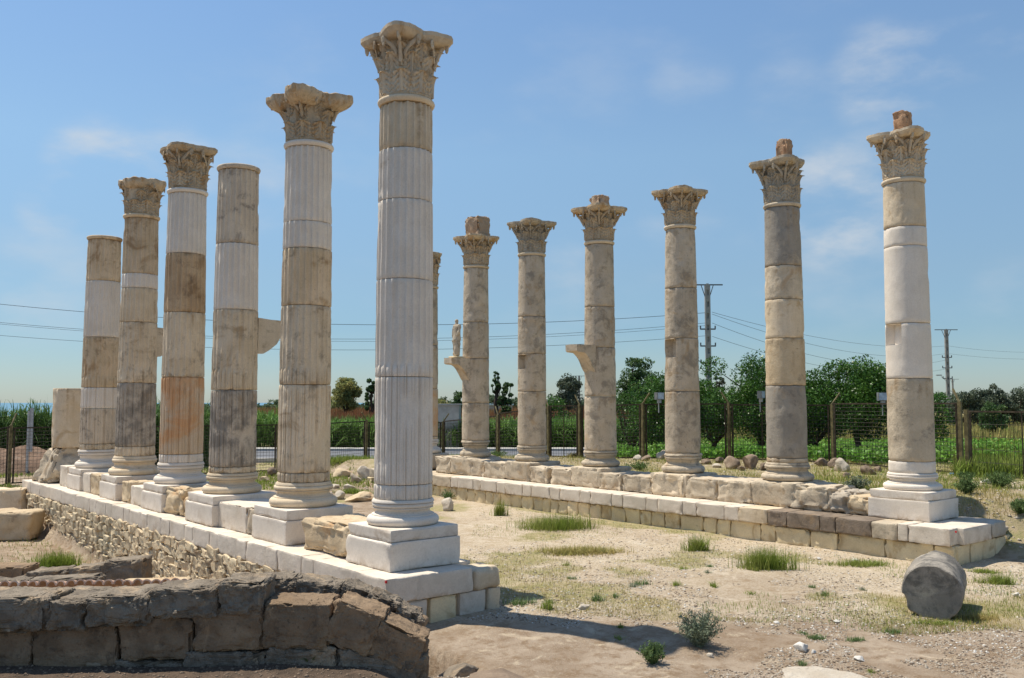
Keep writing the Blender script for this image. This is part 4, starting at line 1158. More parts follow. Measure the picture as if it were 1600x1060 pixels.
W1 = ruin_wall('front ruined wall of big brown blocks under a crust of dark lichen covered capstones', [
    (-60, 50, 986, 1050, d0, .5, 'darkblock', 0), (50, 183, 978, 1046, d0, .5, 'darkblock', 0), (183, 301, 964, 1032, d0, .5, 'darkblock', -.02), (301, 411, 950, 1018, d0-.02, .5, 'darkblock', -.03),
    (-60, 75, 936, 990, d0-.10, .62, 'lichen', 0), (72, 135, 942, 988, d0-.08, .6, 'lichen', 0.02), (132, 236, 934, 980, d0-.08, .62, 'lichen', -.02), (232, 340, 922, 968, d0-.06, .62, 'lichen', -.02), (336, 409, 912, 960, d0-.03, .6, 'lichen', .05),
    (409, 516, 944, 1014, d0, .55, 'darkblock', .02), (512, 592, 950, 1018, d0, .55, 'darkblock', .36), (580, 660, 984, 1040, d0, .5, 'darkblock', .42),
    (-60, 130, 1044, 1100, d0-.02, .5, 'lichen', 0), (128, 290, 1036, 1090, d0-.02, .5, 'lichen', 0), (288, 412, 1020, 1080, d0-.02, .5, 'lichen', 0), (410, 525, 1012, 1080, d0-.0, .5, 'lichen', 0), (520, 662, 1022, 1085, d0-.0, .5, 'lichen', .1)])
ruin_wall('second ruined wall whose dark blocks slope down to the near corner of the left podium', [
    (392, 462, 906, 946, 10.3, .5, 'lichen', .0), (455, 532, 912, 952, 10.35, .5, 'lichen', .12), (522, 582, 922, 962, 10.4, .45, 'lichen', .34), (566, 620, 936, 972, 10.4, .45, 'lichen', .4), (606, 658, 957, 992, 10.4, .45, 'lichen', .38)])
ruin_wall('long low ruined wall with dark jagged top running behind the front wall', [
    (-60, 90, 926, 955, 11.0, .3, 'lichen', 0), (92, 210, 923, 950, 11.05, .3, 'lichen', 0), (211, 330, 918, 946, 11.1, .3, 'lichen', -.03), (331, 400, 914, 940, 11.1, .35, 'lichen', -.05)])
ruin_wall('short ruined wall ending in a tall broken block, below the rubble face', [
    (-60, 38, 887, 930, 15.2, .5, 'darkblock', 0), (40, 105, 893, 925, 15, .5, 'lichen', -.05), (104, 170, 886, 920, 15, .5, 'lichen', -.1), (160, 222, 877, 925, 15, .5, 'lichen', -.05)])
ruin_wall('thin low ruined wall between the tile row and the short wall', [
    (-60, 35, 909, 935, 13.5, .4, 'lichen', 0), (37, 148, 905, 935, 13.5, .4, 'lichen', -.06)])
x, y = at_depth(240, 13, 0)
o = obj('stone_slab', block_mesh('stone_slab', .95, .4, .10, M['rough'], 6, .03, .02, .2, 77), None, (x, y, EYE+13*elev(912)), (0, -.03, -YAW)); tag(o, 'flat pale slab lying at the right end of the tile row', 'stone slab')
# support under slab
# clay tile row
x0, y0 = at_depth(0, 12.4, 0)
tr = empty('tile_row', (x0, y0, 0), 'row of pink and white curved clay tiles laid on the low wall', 'clay tiles')
for i in range(24):
    px = -40 + i*14.6
    d = 12.3; zt = EYE + d*elev(911 - .012*max(0, px)); xx, yy = at_depth(px, d, zt)
    mb = MB(); nseg = 8; V = []
    for e in (-.20, .20):
        for rr in (.066, .048):
            for k in range(nseg+1):
                a = pi*k/nseg; V.append((cos(a)*rr, e, sin(a)*rr))
    n1 = nseg+1; F = []
    for k in range(nseg):
        F += [(k, k+1, 2*n1+k+1, 2*n1+k), (n1+k, 3*n1+k, 3*n1+k+1, n1+k+1), (k, n1+k, n1+k+1, k+1), (2*n1+k, 2*n1+k+1, 3*n1+k+1, 3*n1+k)]
    F += [(0, 2*n1, 3*n1, n1), (nseg, n1+nseg, 3*n1+nseg, 2*n1+nseg)]
    obj('tile', pymesh('tile', V, F, M['clay'], 40), tr, (xx-x0, yy-y0, zt-.06+random.uniform(-.008, .008)), (-.30, random.uniform(-.05, .05), -YAW+random.uniform(-.05, .05)))
mb = MB(); xa, ya = at_depth(130, 12.4, 0)
obj('tile_bed', block_mesh('tile_bed', 3.1, .5, .82, M['mortar'], 6, .04, .02, .3, 6), tr, (xa-x0, ya-y0, -.13), (0, 0, -YAW))
# low walls at far left
def farwall(label, p0, p1, yt, yb, d, th, mat, cat='low wall'):
    zt = EYE + d*elev(yt); zb = EYE + d*elev(yb)-.4; a0, a1 = lat_px(p0, d, zt), lat_px(p1, d, zt); x, y = ad_xy((a0+a1)/2, d+th/2)
    o = obj('low_wall', block_mesh('low_wall', a1-a0, th, zt-zb, M[mat], 26, .08, .09, .5, int(d*3), .12), None, (x, y, (zt+zb)/2), (0, 0, -YAW)); tag(o, label, cat)
farwall('low beige wall meeting the far left end of the left podium', -90, 34, 764, 790, 26.5, .5, 'cream')
farwall('rounded tan ledge of earth and stone at the left edge', -90, 47, 801, 822, 24, .9, 'rough')
farwall('pale retaining wall behind the fence at far left', -120, 68, 734, 756, 36.5, .3, 'cream')

# ------------------------------------------------------------------ vegetation helpers
def leaves_np(C, size, aspect=2.0, up=0.0, droop=0.0):
    """C (n,3) centres -> leaf rhombi; returns V, F"""
    n = len(C)
    d = RNG.normal(size=(n, 3)); d[:, 2] += up; d /= np.linalg.norm(d, axis=1, keepdims=True)
    q = RNG.normal(size=(n, 3)); s = np.cross(d, q); s /= np.linalg.norm(s, axis=1, keepdims=True)+1e-9
    L = size*RNG.uniform(.6, 1.3, (n, 1)); W = L/aspect
    nn = np.cross(d, s)*L*.12
    P0 = C - d*L*.5; P1 = C + s*W*.5 + nn; P2 = C + d*L*.5; P3 = C - s*W*.5 + nn
    V = np.stack([P0, P1, P2, P3], 1).reshape(-1, 3); F = np.arange(4*n).reshape(-1, 4)
    return V, F
def tree(name, x, y, hgt, crown_w, trunk_h, mat, label, cat='tree', nleaf=5000, leaf=.12, clumps=26, group=None, gz=None, shape=1.0, seed=0, aspect=2.0, gap=.5, multi=1, bark='bark'):
    rr = random.Random(seed+int(px_hash(x, y))); gz = H(x, y)-.05 if gz is None else gz
    root = empty(name, (x, y, gz), label, cat, group)
    mb = MB(); tips = []
    for t in range(multi):
        lean = Vector((rr.uniform(-.35, .35), rr.uniform(-.35, .35), 1)).normalized() if multi > 1 else Vector((rr.uniform(-.08, .08), rr.uniform(-.08, .08), 1)).normalized()
        tr = hgt*.035/(multi**.4)
        p0 = Vector((0, 0, 0)); p1 = lean*trunk_h
        pts = [p0 + (p1-p0)*k/4 + Vector((rr.uniform(-1, 1), rr.uniform(-1, 1), 0))*tr*.6*(k > 0) for k in range(5)]
        mb.tube(pts, [tr*(1.25-.09*k) for k in range(5)], 7)
        nl = 6 if multi == 1 else 3
        for k in range(nl):
            a = 2*pi*k/nl + rr.uniform(-.4, .4); r = crown_w*.5*rr.uniform(.4, .8)
            e = Vector((cos(a)*r, sin(a)*r, trunk_h+(hgt-trunk_h)*rr.uniform(.3, .85)))
            m_ = (pts[-1]+e)/2 + Vector((rr.uniform(-.1, .1), rr.uniform(-.1, .1), -.06))*hgt*.5
            mb.tube([pts[-1], m_, e], [tr*.6, tr*.36, tr*.12], 5); tips.append(e)
            for _ in range(3):
                q = m_ + (e-m_)*rr.random(); w = q + Vector((rr.gauss(0, 1), rr.gauss(0, 1), rr.gauss(.3, .6)))*crown_w*.13
                mb.tube([q, w], [tr*.2, tr*.06], 4); tips.append(w)
    obj('trunk', mb.mesh('trunk', M[bark], 60), root)
    # clumps
    cs = []
    ch = hgt-trunk_h*.75; zc = trunk_h*.75+ch/2
    for _ in range(clumps):
        for _ in range(20):
            v = Vector((rr.uniform(-1, 1), rr.uniform(-1, 1), rr.uniform(-1, 1)))
            if .25 < v.length < 1: break
        taper = 1-.35*max(0, v.z)*shape
        c = Vector((v.x*crown_w*.42*taper, v.y*crown_w*.42*taper, zc+v.z*ch*.45)); cs.append((c, rr.uniform(.55, 1.25)*crown_w*.16*gap*2))
    cs += [(t_, crown_w*.12*gap*2) for t_ in tips[::2]]
    per = nleaf//len(cs); C = []
    for c, r in cs:
        g_ = RNG.normal(size=(per, 3)); g_ /= np.linalg.norm(g_, axis=1, keepdims=True); rad = r*RNG.uniform(.35, 1.15, (per, 1))**.6
        C.append(np.array(c)[None] + g_*rad*np.array([1, 1, .8]))
    V, F = leaves_np(np.concatenate(C), leaf, aspect)
    obj('crown', npmesh('crown', V, F, M[mat], 4), root)
    return root
def px_hash(x, y): return abs(int(x*37+y*91)) % 1000
def blades_np(P, h, w, lean=.35, seg=2, droop=.3):
    """P (n,3) roots; ribbon blades with seg segments"""
    n = len(P); az = RNG.uniform(0, 2*pi, n); ln = np.abs(RNG.normal(0, lean, n)); hh = h*RNG.uniform(.45, 1.15, n)
    if hasattr(h, '__len__'): hh = np.asarray(h)*RNG.uniform(.6, 1.1, n)
    d = np.stack([np.cos(az), np.sin(az)], -1); side = np.stack([-d[:, 1], d[:, 0]], -1)
    rows = []
    for k in range(seg+1):
        t = k/seg; out_ = ln*hh*(t**1.6); z = hh*(t - droop*ln*t*t)
        ww = w*(1-t*.92)*.5
        c = np.concatenate([P[:, :2] + d*out_[:, None], (P[:, 2]+z)[:, None]], 1)
        o = np.concatenate([side*ww, np.zeros((n, 1))], 1)
        rows += [c-o, c+o]
    V = np.stack(rows, 1); m = 2*(seg+1); V = V.reshape(-1, 3); base = np.arange(n)[:, None]*m
    F = [np.concatenate([base+2*k, base+2*k+1, base+2*k+3, base+2*k+2], 1) for k in range(seg)]
    return V, np.concatenate(F)
def tuft(px, py, w_px, h_px, mat, label, n=260, Z=0.02, name='grass_tuft', cat='grass tuft', group=None, lean=.4, bw=.010, deep=.5):
    x, y = ground_pt(px, py, Z); g = H(x, y); s = scale_at(x, y, g)
    W = w_px*s; Hh = h_px*s*1.0; lean = lean*1.6; n = int(n*1.3)
    k = RNG.normal(size=(n, 2))*.25; k[n//2:] = k[:n-n//2]*.45 + k[RNG.integers(0, max(2, n//40), n-n//2)]*.75; k[:, 0] *= W; k[:, 1] *= max(.2, W*deep)
    P = np.stack([k[:, 0]*cos(YAW)+k[:, 1]*sin(YAW), -k[:, 0]*sin(YAW)+k[:, 1]*cos(YAW), np.zeros(n)], -1)
    P[:, 2] = height(x+P[:, 0], y+P[:, 1])-g-.01
    V, F = blades_np(P, Hh, bw, lean, 3)
    return tag(obj(name, npmesh(name, V, F, M[mat], 4), None, (x, y, g)), label, cat, group)
def bush(px, py, w_px, h_px, mat, label, n=900, Z=0.02, leaf=.03, name='weed_bush', cat='weed', stems=40, group=None):
    x, y = ground_pt(px, py, Z); g = H(x, y); s = scale_at(x, y, g); W = w_px*s/2; Hh = h_px*s
    mb = MB(); C = []
    rr = random.Random(px+py)
    for _ in range(stems):
        a = rr.uniform(0, 2*pi); r = rr.uniform(.15, 1)*W; e = Vector((cos(a)*r, sin(a)*r, Hh*rr.uniform(.55, 1.05)*(1-.35*(r/W)**2))); m_ = e*.5+Vector((0, 0, Hh*.12))
        p0 = Vector((cos(a), sin(a), 0))*W*.1
        mb.tube([p0, m_, e], [.005, .004, .002], 3)
        for _ in range(n//stems):
            t = rr.uniform(.15, 1); q = p0*(1-t)**2 + m_*2*t*(1-t) + e*t*t; C.append(q + Vector((rr.gauss(0, 1), rr.gauss(0, 1), rr.gauss(0, 1)))*W*.07)
    V, F = leaves_np(np.array(C), leaf, 3.5, .6)
    root = empty(name, (x, y, g-.01), label, cat, group)
    obj('stems', mb.mesh('stems', M[mat]), root); obj('leaves', npmesh('leaves', V, F, M[mat], 4), root)
    return root

# ------------------------------------------------------------------ site plants
bush(1093, 1008, 86, 60, 'greyweed', 'large grey green bush growing alone in the brown earth at lower centre right', 2600, leaf=.045, stems=90)
bush(1020, 1034, 50, 36, 'weed', 'smaller dark green bush just left of the large grey one', 1300, leaf=.04, stems=50)
tuft(1200, 889, 85, 36, 'grass', 'tall bright grass tuft nearest the foot of the right podium', 900, lean=.22)
tuft(1088, 857, 44, 26, 'grass', 'medium grass tuft at the foot of the right podium, left of the tall one', 420, lean=.3)
tuft(870, 826, 105, 26, 'grass', 'wide green grass patch at the foot of the far part of the right podium', 1300, lean=.3)
tuft(782, 806, 26, 26, 'grass', 'narrow grass tuft left of the wide green patch', 300, lean=.2)
tuft(905, 862, 130, 13, 'drygrass', 'wide low yellowing grass mat in the middle of the street', 1600, lean=.7, bw=.012)
tuft(1345, 880, 90, 12, 'grass', 'low green grass along the right podium foot near the fallen drum', 700, lean=.5)
tuft(1560, 909, 56, 18, 'grass', 'green tuft right of the fallen drum', 500, lean=.5)
tuft(1455, 975, 90, 10, 'grass', 'thin grass growing along the underside of the fallen drum', 260, lean=.6)
tuft(1525, 965, 60, 12, 'drygrass', 'low tuft in the shade of the fallen drum', 400, lean=.5)
tuft(1540, 892, 50, 8, 'grass', 'low green mat beyond the fallen drum', 400, lean=.5)
tuft(935, 940, 20, 16, 'weed', 'small weed on the gravel', 90, lean=.4)
tuft(854, 955, 18, 18, 'grass', 'small pale weed near the near corner of the left podium', 90, lean=.4)
tuft(815, 948, 60, 12, 'weed', 'thin weeds at the right foot of the left podium', 220, lean=.5)
tuft(1000, 918, 30, 12, 'weed', 'sparse weed in the gravel right of centre', 90, lean=.5)
tuft(1275, 995, 24, 10, 'weed', 'small green weed above the white angular stone', 140, lean=.6)
tuft(1335, 995, 26, 8, 'weed', 'flat dark weed left of the fallen drum front', 140, lean=.7)
tuft(1395, 985, 26, 10, 'weed', 'flat dark weed under the fallen drum', 140, lean=.7)
tuft(1362, 1047, 16, 6, 'grass', 'tiny weed above the white slab at the bottom', 80, lean=.6)
bush(699, 784, 26, 22, 'weed', 'dark weed against the far part of the right podium', 700, leaf=.06, stems=30)
G = 'weeds along the top of the right podium'
for (px, py, w, h, lb, mt) in [
    (742, 715, 40, 18, 'weed spilling over the blocks under the statue column', 'weed'), (775, 712, 46, 9, 'low dark weed right of the statue column', 'weed'),
    (1000, 733, 60, 14, 'weedy mat left of the column with the recess', 'weed'), (1340, 770, 44, 26, 'pale weed behind the tan broken block', 'greyweed'),
    (1125, 750, 50, 6, 'low weed behind the second course blocks', 'weed'), (900, 712, 40, 8, 'dry weed behind the bracket column', 'drygrass')]:
    bush(px, py, w, h, mt, lb, 900, Z=.95, leaf=.07, stems=30, group=G)
G = 'weeds right of the rightmost column'
for (px, py, w, h, lb) in [(1512, 790, 44, 30, 'bushy green weed touching the white plinth of the rightmost column'), (1562, 780, 60, 26, 'wide green weed on the bank at the right edge'),
                           (1595, 800, 50, 22, 'green weed cut off by the right edge of the picture'), (1510, 752, 30, 14, 'green weed under the fence corner')]:
    bush(px, py, w, h, 'weed', lb, 1800, Z=.75 if py > 760 else .98, leaf=.06, stems=60, group=G)
tuft(545, 736, 110, 12, 'grass', 'green grass strip at the fence left of the near column', 1500, Z=.1, lean=.4, bw=.03)
tuft(555, 770, 60, 10, 'grass', 'grass among the pale fallen stones', 500, Z=.1, lean=.5, bw=.02)
tuft(20, 888, 90, 22, 'grass', 'grass tuft in the trench at the left edge', 900, Z=-.55, lean=.4, bw=.02)
tuft(90, 880, 60, 30, 'grass', 'bright grass tuft at the foot of the rubble face', 900, Z=-.55, lean=.4, bw=.02)
bush(485, 1030, 26, 26, 'weed', 'tiny leafy sprig growing in the shaded earth of the front wall', 60, Z=.35, leaf=.03, stems=6)

rw = random.Random(99)
for i in range(26):
    wx, wy = rw.uniform(800, 1560), rw.uniform(850, 1035)
    if 1380 < wx or (wy < 880 and wx > 1150): continue
    tuft(wx, wy, rw.uniform(10, 22), rw.uniform(5, 12), rw.choice(('weed', 'grass', 'greyweed')), 'tiny sparse weed sprouting from the gravel %s' % ('right of the near corner of the left podium' if wx < 960 else 'around the large grey green bush' if wx < 1180 else 'left of the fallen drum'), 60, group='tiny weeds on the street gravel %s' % ('left' if wx < 960 else 'centre' if wx < 1180 else 'right'), lean=.6)
# scattered small stones and dry turf (nobody could count them)
def pebbles():
    base = np.array([(1, 0, 0), (-1, 0, 0), (0, 1, 0), (0, -1, 0), (0, 0, .7), (0, 0, -.7)], float)
    f = np.array([(0, 2, 4), (2, 1, 4), (1, 3, 4), (3, 0, 4), (2, 0, 5), (1, 2, 5), (3, 1, 5), (0, 3, 5)])
    def mk(n, dlo, dhi, alo, ahi, smin, smax, mat, label, mask):
        u = RNG.random(n); d = 1/(1/dlo + u*(1/dhi-1/dlo)); k = RNG.uniform(alo, ahi, n); a = k*d
        X = a*cos(YAW)+d*sin(YAW); Y = -a*sin(YAW)+d*cos(YAW); ok = mask(X, Y, a, d); X, Y = X[ok], Y[ok]; n = len(X)
        Z = height(X, Y); s = smin*(smax/smin)**(RNG.random(n)**2.2)
        R = RNG.uniform(.6, 1.4, (n, 6, 3)); th = RNG.uniform(0, 6.28, n)
        P = base[None]*R*s[:, None, None]
        c, s_ = np.cos(th)[:, None], np.sin(th)[:, None]
        Q = np.stack([P[..., 0]*c-P[..., 1]*s_, P[..., 0]*s_+P[..., 1]*c, P[..., 2]*.7], -1) + np.stack([X, Y, Z], -1)[:, None, :]
        F = f[None]+6*np.arange(n)[:, None, None]
        tag(obj('loose_stones', npmesh('loose_stones', Q.reshape(-1, 3), F.reshape(-1, 3), M[mat], 3)), label, 'gravel', None, 'stuff')
    street = lambda X, Y, a, d: ((X > 8.2) | (Y < 10.1)) & ((X < 16.7) | (Y < 7.3)) & (a > -.9) & (vnoise(X, Y, 1.2, 30) + .6*vnoise(X, Y, .4, 31) > -.15 + .38*(1-ss(d+.10*a, 11.6, 13.0)))
    mk(60000, 9.6, 34, -.12, .62, .005, .026, 'palerock', 'pale gravel chips scattered over the street', street)
    mk(44000, 9.6, 34, -.12, .62, .005, .026, 'rock', 'brown gravel chips scattered over the street', street)
    mk(13000, 11.0, 34, -.12, .62, .005, .028, 'whiterock', 'white gravel chips scattered over the street', street)
    terrace = lambda X, Y, a, d: (X > 18.9)
    mk(9000, 17, 36, -.1, .62, .015, .06, 'palerock', 'small stones strewn on the terrace by the fence', terrace)
    trench = lambda X, Y, a, d: (X < 6.3) & (d > 11)
    mk(9000, 12, 34, -.62, -.15, .01, .06, 'rough', 'small stones in the trench on the left', trench)
    far = lambda X, Y, a, d: (X < 18) & (Y > 26)
    mk(5000, 20, 41, -.5, -.03, .02, .09, 'palerock', 'fallen rubble chips at the far end of the street', far)
    dk = lambda X, Y, a, d: (a < -1.0)
    mk(5000, 7.8, 9.6, -.62, -.1, .006, .03, 'rock', 'chips in the shaded earth below the front wall', dk)
pebbles()
def ground_grass():
    def mk(n, dlo, dhi, alo, ahi, mask, h, w, mat, name, label, cat='grass', lean=.5, seg=2, far=False):
        u = RNG.random(n); d = 1/(1/dlo + u*(1/dhi-1/dlo)) if not far else RNG.uniform(dlo, dhi, n); a = RNG.uniform(alo, ahi, n)*d
        X = a*cos(YAW)+d*sin(YAW); Y = -a*sin(YAW)+d*cos(YAW); ok = mask(X, Y, a, d); X, Y = X[ok], Y[ok]
        P = np.stack([X, Y, height(X, Y)-.01], -1)
        V, F = blades_np(P, h, w, lean, seg)
        tag(obj(name, npmesh(name, V, F, M[mat], 4)), label, cat, None, 'stuff')
    st = lambda th, s1, s2: (lambda X, Y, a, d: (d + .16*a > 13.0 + 1.5*vnoise(X, Y, 1.5, 71)) & ((X > 8.2) | (Y < 10.1)) & ((X < 16.6) | (Y < 7.2)) & (a > -.9) & (vnoise(X, Y, 1.9, s1) + .5*vnoise(X, Y, .6, s2) > th))
    mk(90000, 11.5, 34, -.12, .62, st(.13, 12, 13), .065, .008, 'drygrass', 'dry_turf', 'patches of dry yellow turf in the street')
    mk(40000, 11, 34, -.12, .62, st(.20, 22, 23), .085, .008, 'grass', 'short_grass', 'patches of short green grass in the street')
    mk(60000, 18, 36, -.12, .62, lambda X, Y, a, d: (X > 18.8) & (vnoise(X, Y, 2.5, 40)+.5*vnoise(X, Y, .8, 41) > -.1), .12, .014, 'drygrass', 'terrace_turf', 'dry grass on the terrace behind the right podium')
    mk(40000, 18, 37, -.12, .62, lambda X, Y, a, d: (X > 18.9) & (vnoise(X, Y, 2.2, 50)+.5*vnoise(X, Y, .7, 51) > .08), .16, .016, 'grass', 'terrace_grass', 'green grass on the terrace behind the right podium')
    mk(18000, 14, 32, -.62, -.15, lambda X, Y, a, d: (X < 6.2) & (vnoise(X, Y, 2.2, 60) > .05), .10, .015, 'grass', 'trench_grass', 'grass growing in the trench')
    mk(26000, 30, 42, -.56, -.02, lambda X, Y, a, d: (vnoise(X, Y, 2.8, 61) > -.02) & ((X < 18) | (Y > 28)), .16, .03, 'grass', 'verge_grass', 'green grass along the fence at the far end')
ground_grass()

# ------------------------------------------------------------------ fence
FG = 'steel mesh fence around the site'
def fence_panel(p, q, h, mesh_mat, name='fence_panel', label='', posts=(True, True), arm=(0, 0), gap=.10, hstep=.10, mid=1, top_off=0.0, bottom=.08):
    (x0, y0, z0), (x1, y1, z1) = p, q
    root = empty(name, p, label, 'fence', FG)
    D = Vector((x1-x0, y1-y0, z1-z0)); L = Vector((D.x, D.y, 0)).length; u = D/L; up = Vector((0, 0, 1)); nrm = Vector((-u.y, u.x, 0)).normalized()
    P = lambda t, z: u*t + up*z
    for k, use in enumerate(posts):
        if not use: continue
        t = 0 if k == 0 else L; mb = MB()
        mb.box((0, 0, 0), (.048, .048, (h+.35)/2)); mb2 = MB()
        mb2.add([v for v in [Vector(a)+P(t, (h-.25)/2+0.0) for a in mb.V]], mb.F)
        kz = h+.05
        side = arm[k] if arm[k] else 0
        if side:
            mb2.bar(P(t, kz-.02), P(t, kz+.36)+nrm*.05*abs(side)+u*side*.26, .032, 5)
        obj('post', mb2.mesh('post', M['post']), root)
    fr = MB(); e = .07
    for (a, b) in ((P(e, h), P(L-e, h)), (P(e, bottom), P(L-e, bottom))):
        fr.bar(a, b, .032, 4)
    for t in (e+.05, L-e-.05): fr.bar(P(t, bottom), P(t, h), .035, 4)
    for k in range(mid): fr.bar(P(L*(k+1)/(mid+1), bottom), P(L*(k+1)/(mid+1), h), .018, 4)
    obj('frame', fr.mesh('frame', M['rust']), root)
    w = MB(); n = int(L/gap)
    for i in range(1, n): w.bar(P(L*i/n, bottom), P(L*i/n, h), .006, 3)
    m_ = int((h-bottom)/hstep)
    for i in range(1, m_): w.bar(P(e, bottom+(h-bottom)*i/m_), P(L-e, bottom+(h-bottom)*i/m_), .007, 3)
    obj('wire_mesh', w.mesh('wire_mesh', M['wire']), root)
    return root
FP = [(-95, 29, .2, 2.0, 0), (14, 31.5, .28, 2.0, 1), (160, 33.5, .22, 1.95, 0), (434, 37.2, .15, 1.9, 0), (572, 41, .15, 1.85, -1), (692, 41.5, .3, 1.8, 1), (778, 38, .6, 1.85, -1), (857, 35.5, .85, 1.95, -1), (906, 34.5, .92, 2.0, -1),
      (1005, 33, .95, 1.98, 1), (1140, 32, .97, 1.98, -1), (1302, 30.5, .97, 1.95, 1), (1503, 25.6, .95, 2.0, -1)]
def fpt(px, d, z):
    x, y = at_depth(px, d, z); return (x, y, H(x, y)-.02)
names = ['rusty fence panel at the left edge beside the low wall', 'dark fence panel in front of the earth mound at left', 'long fence panel passing behind the left columns', 'fence panel with wire mesh between the second and first fluted columns',
         'fence panel hidden mostly by the near white column', 'fence panel left of the statue column', 'fence panel between the statue column and the two recess column', 'narrow tall fence panel right of the two recess column',
         'fence panel passing behind the bracket column', 'fence panel in front of a leaning citrus trunk', 'fence panel above the row of brown boulders', 'wide fence panel between the grey based and rightmost columns']
for i in range(len(FP)-1):
    a, b = FP[i], FP[i+1]
    fence_panel(fpt(a[0], a[1], a[2]), fpt(b[0], b[1], b[2]), b[3], None, label=names[i], posts=(i == 0, True), arm=(0, b[4]), mid=2 if i in (2, 9, 10) else 1, gap=.12, hstep=.12)
fence_panel(fpt(1513, 25.2, .95), fpt(1700, 22.0, .95), 1.78, None, label='open rusty fence panel running off the right edge', posts=(True, True), arm=(0, 0), gap=.12, hstep=.3, mid=1)

def floodlight(px, d, py, label, face):
    x, y = at_depth(px, d, 3); z = Z_at(py, x, y)
    root = empty('floodlight', (x, y, z), label, 'floodlight', 'floodlights on the fence', rz=face)
    mb = MB(); mb.box((0, 0, 0), (.16, .08, .13)); obj('housing', mb.mesh('housing', M['lampgrey']), root)
    mb = MB(); mb.box((0, -.085, 0), (.14, .01, .11)); obj('glass_front', mb.mesh('glass_front', M['glass']), root)
    mb = MB(); mb.box((0, 0, -.19), (.06, .05, .06)); mb.bar((0, 0.03, -.25), (0, .03, -.6), .02, 5); obj('bracket', mb.mesh('bracket', M['galv']), root)
floodlight(1030, 32.7, 619, 'small floodlight on the fence beside the column with the recess', -YAW+.6)
floodlight(1189, 31.5, 617, 'grey floodlight on the fence left of the grey based column', -YAW+1.0)
floodlight(1379.5, 28.8, 620, 'floodlight with a bright square glass left of the rightmost column', -YAW)
# blue pipe
x, y = ground_pt(1500, 743, .98); mb = MB(); dx, dy = cos(YAW), -sin(YAW)
mb.tube([(-.28*dx, -.28*dy, .04), (.05*dx, .05*dy, .045), (.35*dx, .35*dy, .03)], .035, 8)
tag(obj('pipe', mb.mesh('pipe', M['blue'], 60), None, (x, y, H(x, y))), 'short blue plastic pipe lying by the fence corner', 'pipe')

# ------------------------------------------------------------------ utility poles and wires
def pole(px, d, y_top, label, arm_w=1.6, levels=3, lamp=False, small=False):
    x, y = at_depth(px, d, 5); g = .4; zt = Z_at(y_top, x, y); h = zt-g
    root = empty('utility_pole', (x, y, g), label, 'utility pole', 'utility poles', rz=-YAW)
    mb = MB()
    for sx in (-1, 1): mb.box((sx*.13, 0, h/2), (.05, .12, h/2))
    n = int(h/.8)
    mb.box((0, .05, h/2), (.085, .05, h/2-.01))
    for i in range(n+1): mb.box((0, -.02, h*i/n*.985+.05), (.082, .08, .22))
    obj('shaft', mb.mesh('shaft', M['concrete']), root)
    mb = MB(); mb.box((0, 0, h+.03), (arm_w, .05, .04)); obj('crossarm', mb.mesh('crossarm', M['cable']), root)
    for s_ in (-1, 1):
        mb = MB(); mb.bar((s_*.9*arm_w/1.6*.7, 0, h), (s_*.1, 0, h-.95), .03, 5); obj('brace', mb.mesh('brace', M['cable']), root)
    for i in range(levels):
        z = h-3.0-i*1.15*1.0; mb = MB(); mb.box((0, 0, z), (.52, .05, .045))
        for s_ in (-1, 1): mb.box((s_*.50, 0, z+.12), (.04, .04, .11))
        obj('insulator_arm', mb.mesh('insulator_arm', M['cable']), root)
    if lamp:
        mb = MB(); mb.bar((-.1, 0, h-5.6), (-.7, 0, h-5.1), .03, 5); mb.box((-.95, 0, h-4.95), (.3, .1, .06), None); obj('street_lamp', mb.mesh('street_lamp', M['galv']), root)
    return root
p1 = pole(1107, 62, 446, 'tall concrete utility pole with a wide crossarm right of the column with the recess', 1.05, 3, True)
p2 = pole(1481, 100, 516, 'concrete utility pole with a street lamp at the far right', 1.25, 3, True)
p3 = pole(1489, 230, 593, 'tiny far utility pole just right of the right hand pole', 1.6, 1)
p4 = pole(905, 180, 588, 'tiny far utility pole behind the bracket column', 1.4, 1)
p5 = pole(1325, 170, 569, 'tiny far utility pole above the citrus trees', 1.6, 1)
def wire(pts_px, label, r=.012):
    # pts: (px, py, depth) three points -> quadratic through them
    (xa, ya, da), (xb, yb, db), (xc, yc, dc) = pts_px
    W = []
    for (px, py, d) in pts_px:
        x, y = at_depth(px, d, 5); W.append(Vector((x, y, Z_at(py, x, y))))
    A, B, C = W; t1 = (B.xy-A.xy).length/max(1e-6, (C.xy-A.xy).length); mb = MB(); pts = []
    for i in range(41):
        t = i/40
        l0 = (t-t1)*(t-1)/((0-t1)*(0-1)); l1 = t*(t-1)/(t1*(t1-1)); l2 = t*(t-t1)/(1-t1)
        p = A*(1-t)+C*t; p.z = A.z*l0+B.z*l1+C.z*l2; pts.append(p-A)
    mb.tube(pts, r, 4)
    o = obj('power_cable', mb.mesh('power_cable', M['cable']), None, A); tag(o, label, 'power cable', 'overhead power cables')
def interp_wire(x0, y0, d0_, xm, ym, x1, y1, d1_, label, r=.014):
    # depth along a straight ground line interpolates as 1/d linear in px
    f = (xm-x0)/(x1-x0); dm = 1/((1/d0_)*(1-f)+(1/d1_)*f); wire([(x0, y0, d0_), (xm, ym, dm), (x1, y1, d1_)], label, r)
interp_wire(-150, 459, 60, 520, 507, 1103, 489, 62, 'highest power cable crossing behind the left columns to the tall pole', .018)
interp_wire(-150, 489, 60, 520, 530, 1103, 505, 62, 'second power cable from the left edge to the tall pole', .014)
interp_wire(-150, 491, 60, 520, 533.5, 1103, 509, 62, 'third power cable running close below the second one', .012)
interp_wire(-150, 511, 60, 520, 547, 1103, 525, 62, 'lowest power cable from the left edge to the tall pole', .014)
